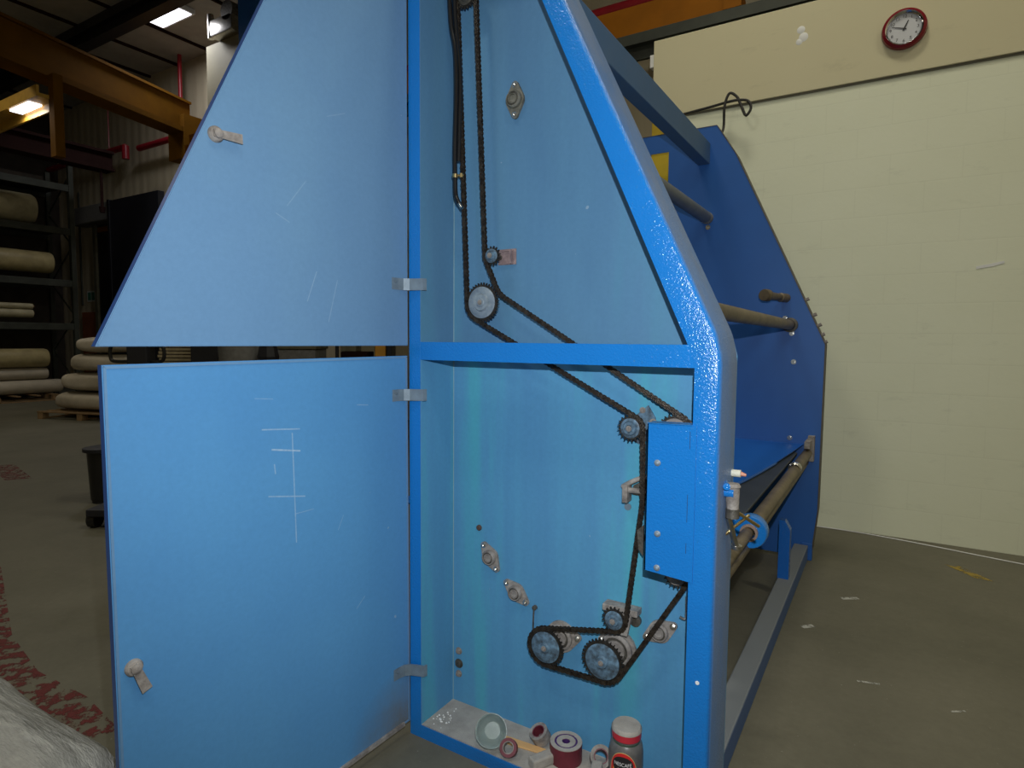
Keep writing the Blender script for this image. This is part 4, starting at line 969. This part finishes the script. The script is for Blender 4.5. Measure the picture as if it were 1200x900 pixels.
# stack of timber slats
p = at(208, 7.5); t = thing('timber_stack', tuple(p), 'stack of pale timber slats seen through the door gap next to the trolley', 'timber stack')
for k in range(36):
    b = BM(); z = .0 + k * .042; off = .006 * ((k * 7) % 5 - 2); box(b, (-.22 + off, 0, z), (.26 + off, .8, z + .030)); box(b, (-.02, .1, z + .030), (.02, .7, z + .042)); b.transform(Matrix.Translation(p) @ Matrix.Rotation(AX, 4, 'Z')); obj('slat', b, M['woodpale'], t)
tag(obj('black_crate', boxed(240, 7.2, .32, .5, 0, 1.6), M['blackpaint']), 'tall black crate right of the timber slats in the door gap', 'crate')
b = boxed(262, 8.5, .30, .3, 0, 1.7); tag(obj('cream_board', b, M['cream']), 'cream board behind the grey tub in the door gap', 'board')
p = at(285, 7.0); b = BM(); lathe(b, [(0, 0), (.20, 0), (.24, 1.05), (.255, 1.40), (.255, 1.44), (.23, 1.44), (.22, 1.05), (.18, .02), (0, .02)], tuple(p), seg=28); tag(obj('grey_tub', b, M['greyplast'], smooth=True), 'grey plastic tub seen in the middle of the door gap', 'tub')
p = at(315, 6.8); b = BM(); lathe(b, [(0, 0), (.10, 0), (.10, 1.18), (.115, 1.30), (.09, 1.42), (0, 1.46)], tuple(p), seg=8); tag(obj('black_post', b, M['blackpaint']), 'black post with swollen head right of the grey tub', 'post')
t = thing('olive_cabinet', tuple(at(348, 8.2)), 'olive and grey low cabinet seen through the middle of the door gap', 'cabinet')
b = boxed(348, 8.2, .50, .5, 0, 1.36); obj('body', b, M['greyplast'], t)
b = boxed(348, 8.18, .52, .55, 1.36, 1.62); obj('top', b, M['olive'], t)
tag(obj('cream_carton', boxed(386, 9.3, .34, .4, 0, 1.7), M['sack']), 'cream carton right of the olive cabinet in the door gap', 'carton')
tag(obj('thin_black_post', boxed(395, 8.0, .04, .04, 0, 1.8, .002), M['blackpaint']), 'thin black post between the cream carton and brown crate', 'post')
t = thing('brown_crate', tuple(at(415, 8.3)), 'dark brown crate left of the orange machine in the door gap', 'crate')
b = boxed(415, 8.3, .36, .4, 0, 1.33); obj('body', b, M['brownbeam'], t); b = boxed(409, 8.4, .2, .3, 1.33, 1.6); obj('box_on_back', b, M['olive'], t)
tag(obj('cream_locker', boxed(430, 9.6, .24, .4, 0, 1.75), M['cream']), 'narrow cream locker left of the orange cabinet', 'locker')
tag(obj('orange_cabinet', boxed(446, 8.3, .15, .4, 0, 1.8), simple('bright_orange', (.62, .30, .03), .5)), 'orange-yellow cabinet at the right of the door gap', 'cabinet')
tag(obj('dark_cabinet', boxed(456, 8.25, .07, .3, 0, 1.8), M['blackpaint']), 'narrow black cabinet right of the orange one', 'cabinet')

# plastic-wrapped roll in the foreground at lower left
b = BM()
A = Vector((-1.9, -1.13, .22)); Bv = Vector((-.13, -1.10, .22)); 
ax = (Bv - A); Ln = ax.length; mt_ = Matrix.Translation(A) @ frame_to(ax)
seg, rows = 72, 60
rings = []
random.seed(8)
for i in range(rows + 1):
    h = Ln * i / rows; e_ = 1.0
    tt = i / rows
    if tt > .93: e_ = math.sqrt(max(.0, 1 - ((tt - .93) / .07) ** 2)) * .5 + .5
    rg = []
    for k in range(seg):
        a = 2 * PI * k / seg
        wr_ = .006 * math.sin(3 * a + 7 * h) + .004 * math.sin(11 * a - 5 * h) + .003 * math.sin(23 * a + 13 * h)
        r = (.22 + wr_) * e_
        rg.append(b.verts.new(mt_ @ Vector((r * math.cos(a), r * math.sin(a), h))))
    rings.append(rg)
for P_, Q_ in zip(rings, rings[1:]):
    for k in range(seg): b.faces.new((P_[k], P_[(k + 1) % seg], Q_[(k + 1) % seg], Q_[k]))
b.faces.new(rings[0]); b.faces.new(rings[-1])
zl = min(v.co.z for v in b.verts)
b.transform(Matrix.Translation((0, 0, -zl + .001)))
tag(obj('wrapped_roll', b, M['film'], smooth=True), 'big roll wrapped in shiny clear film in the lower left foreground', 'roll')
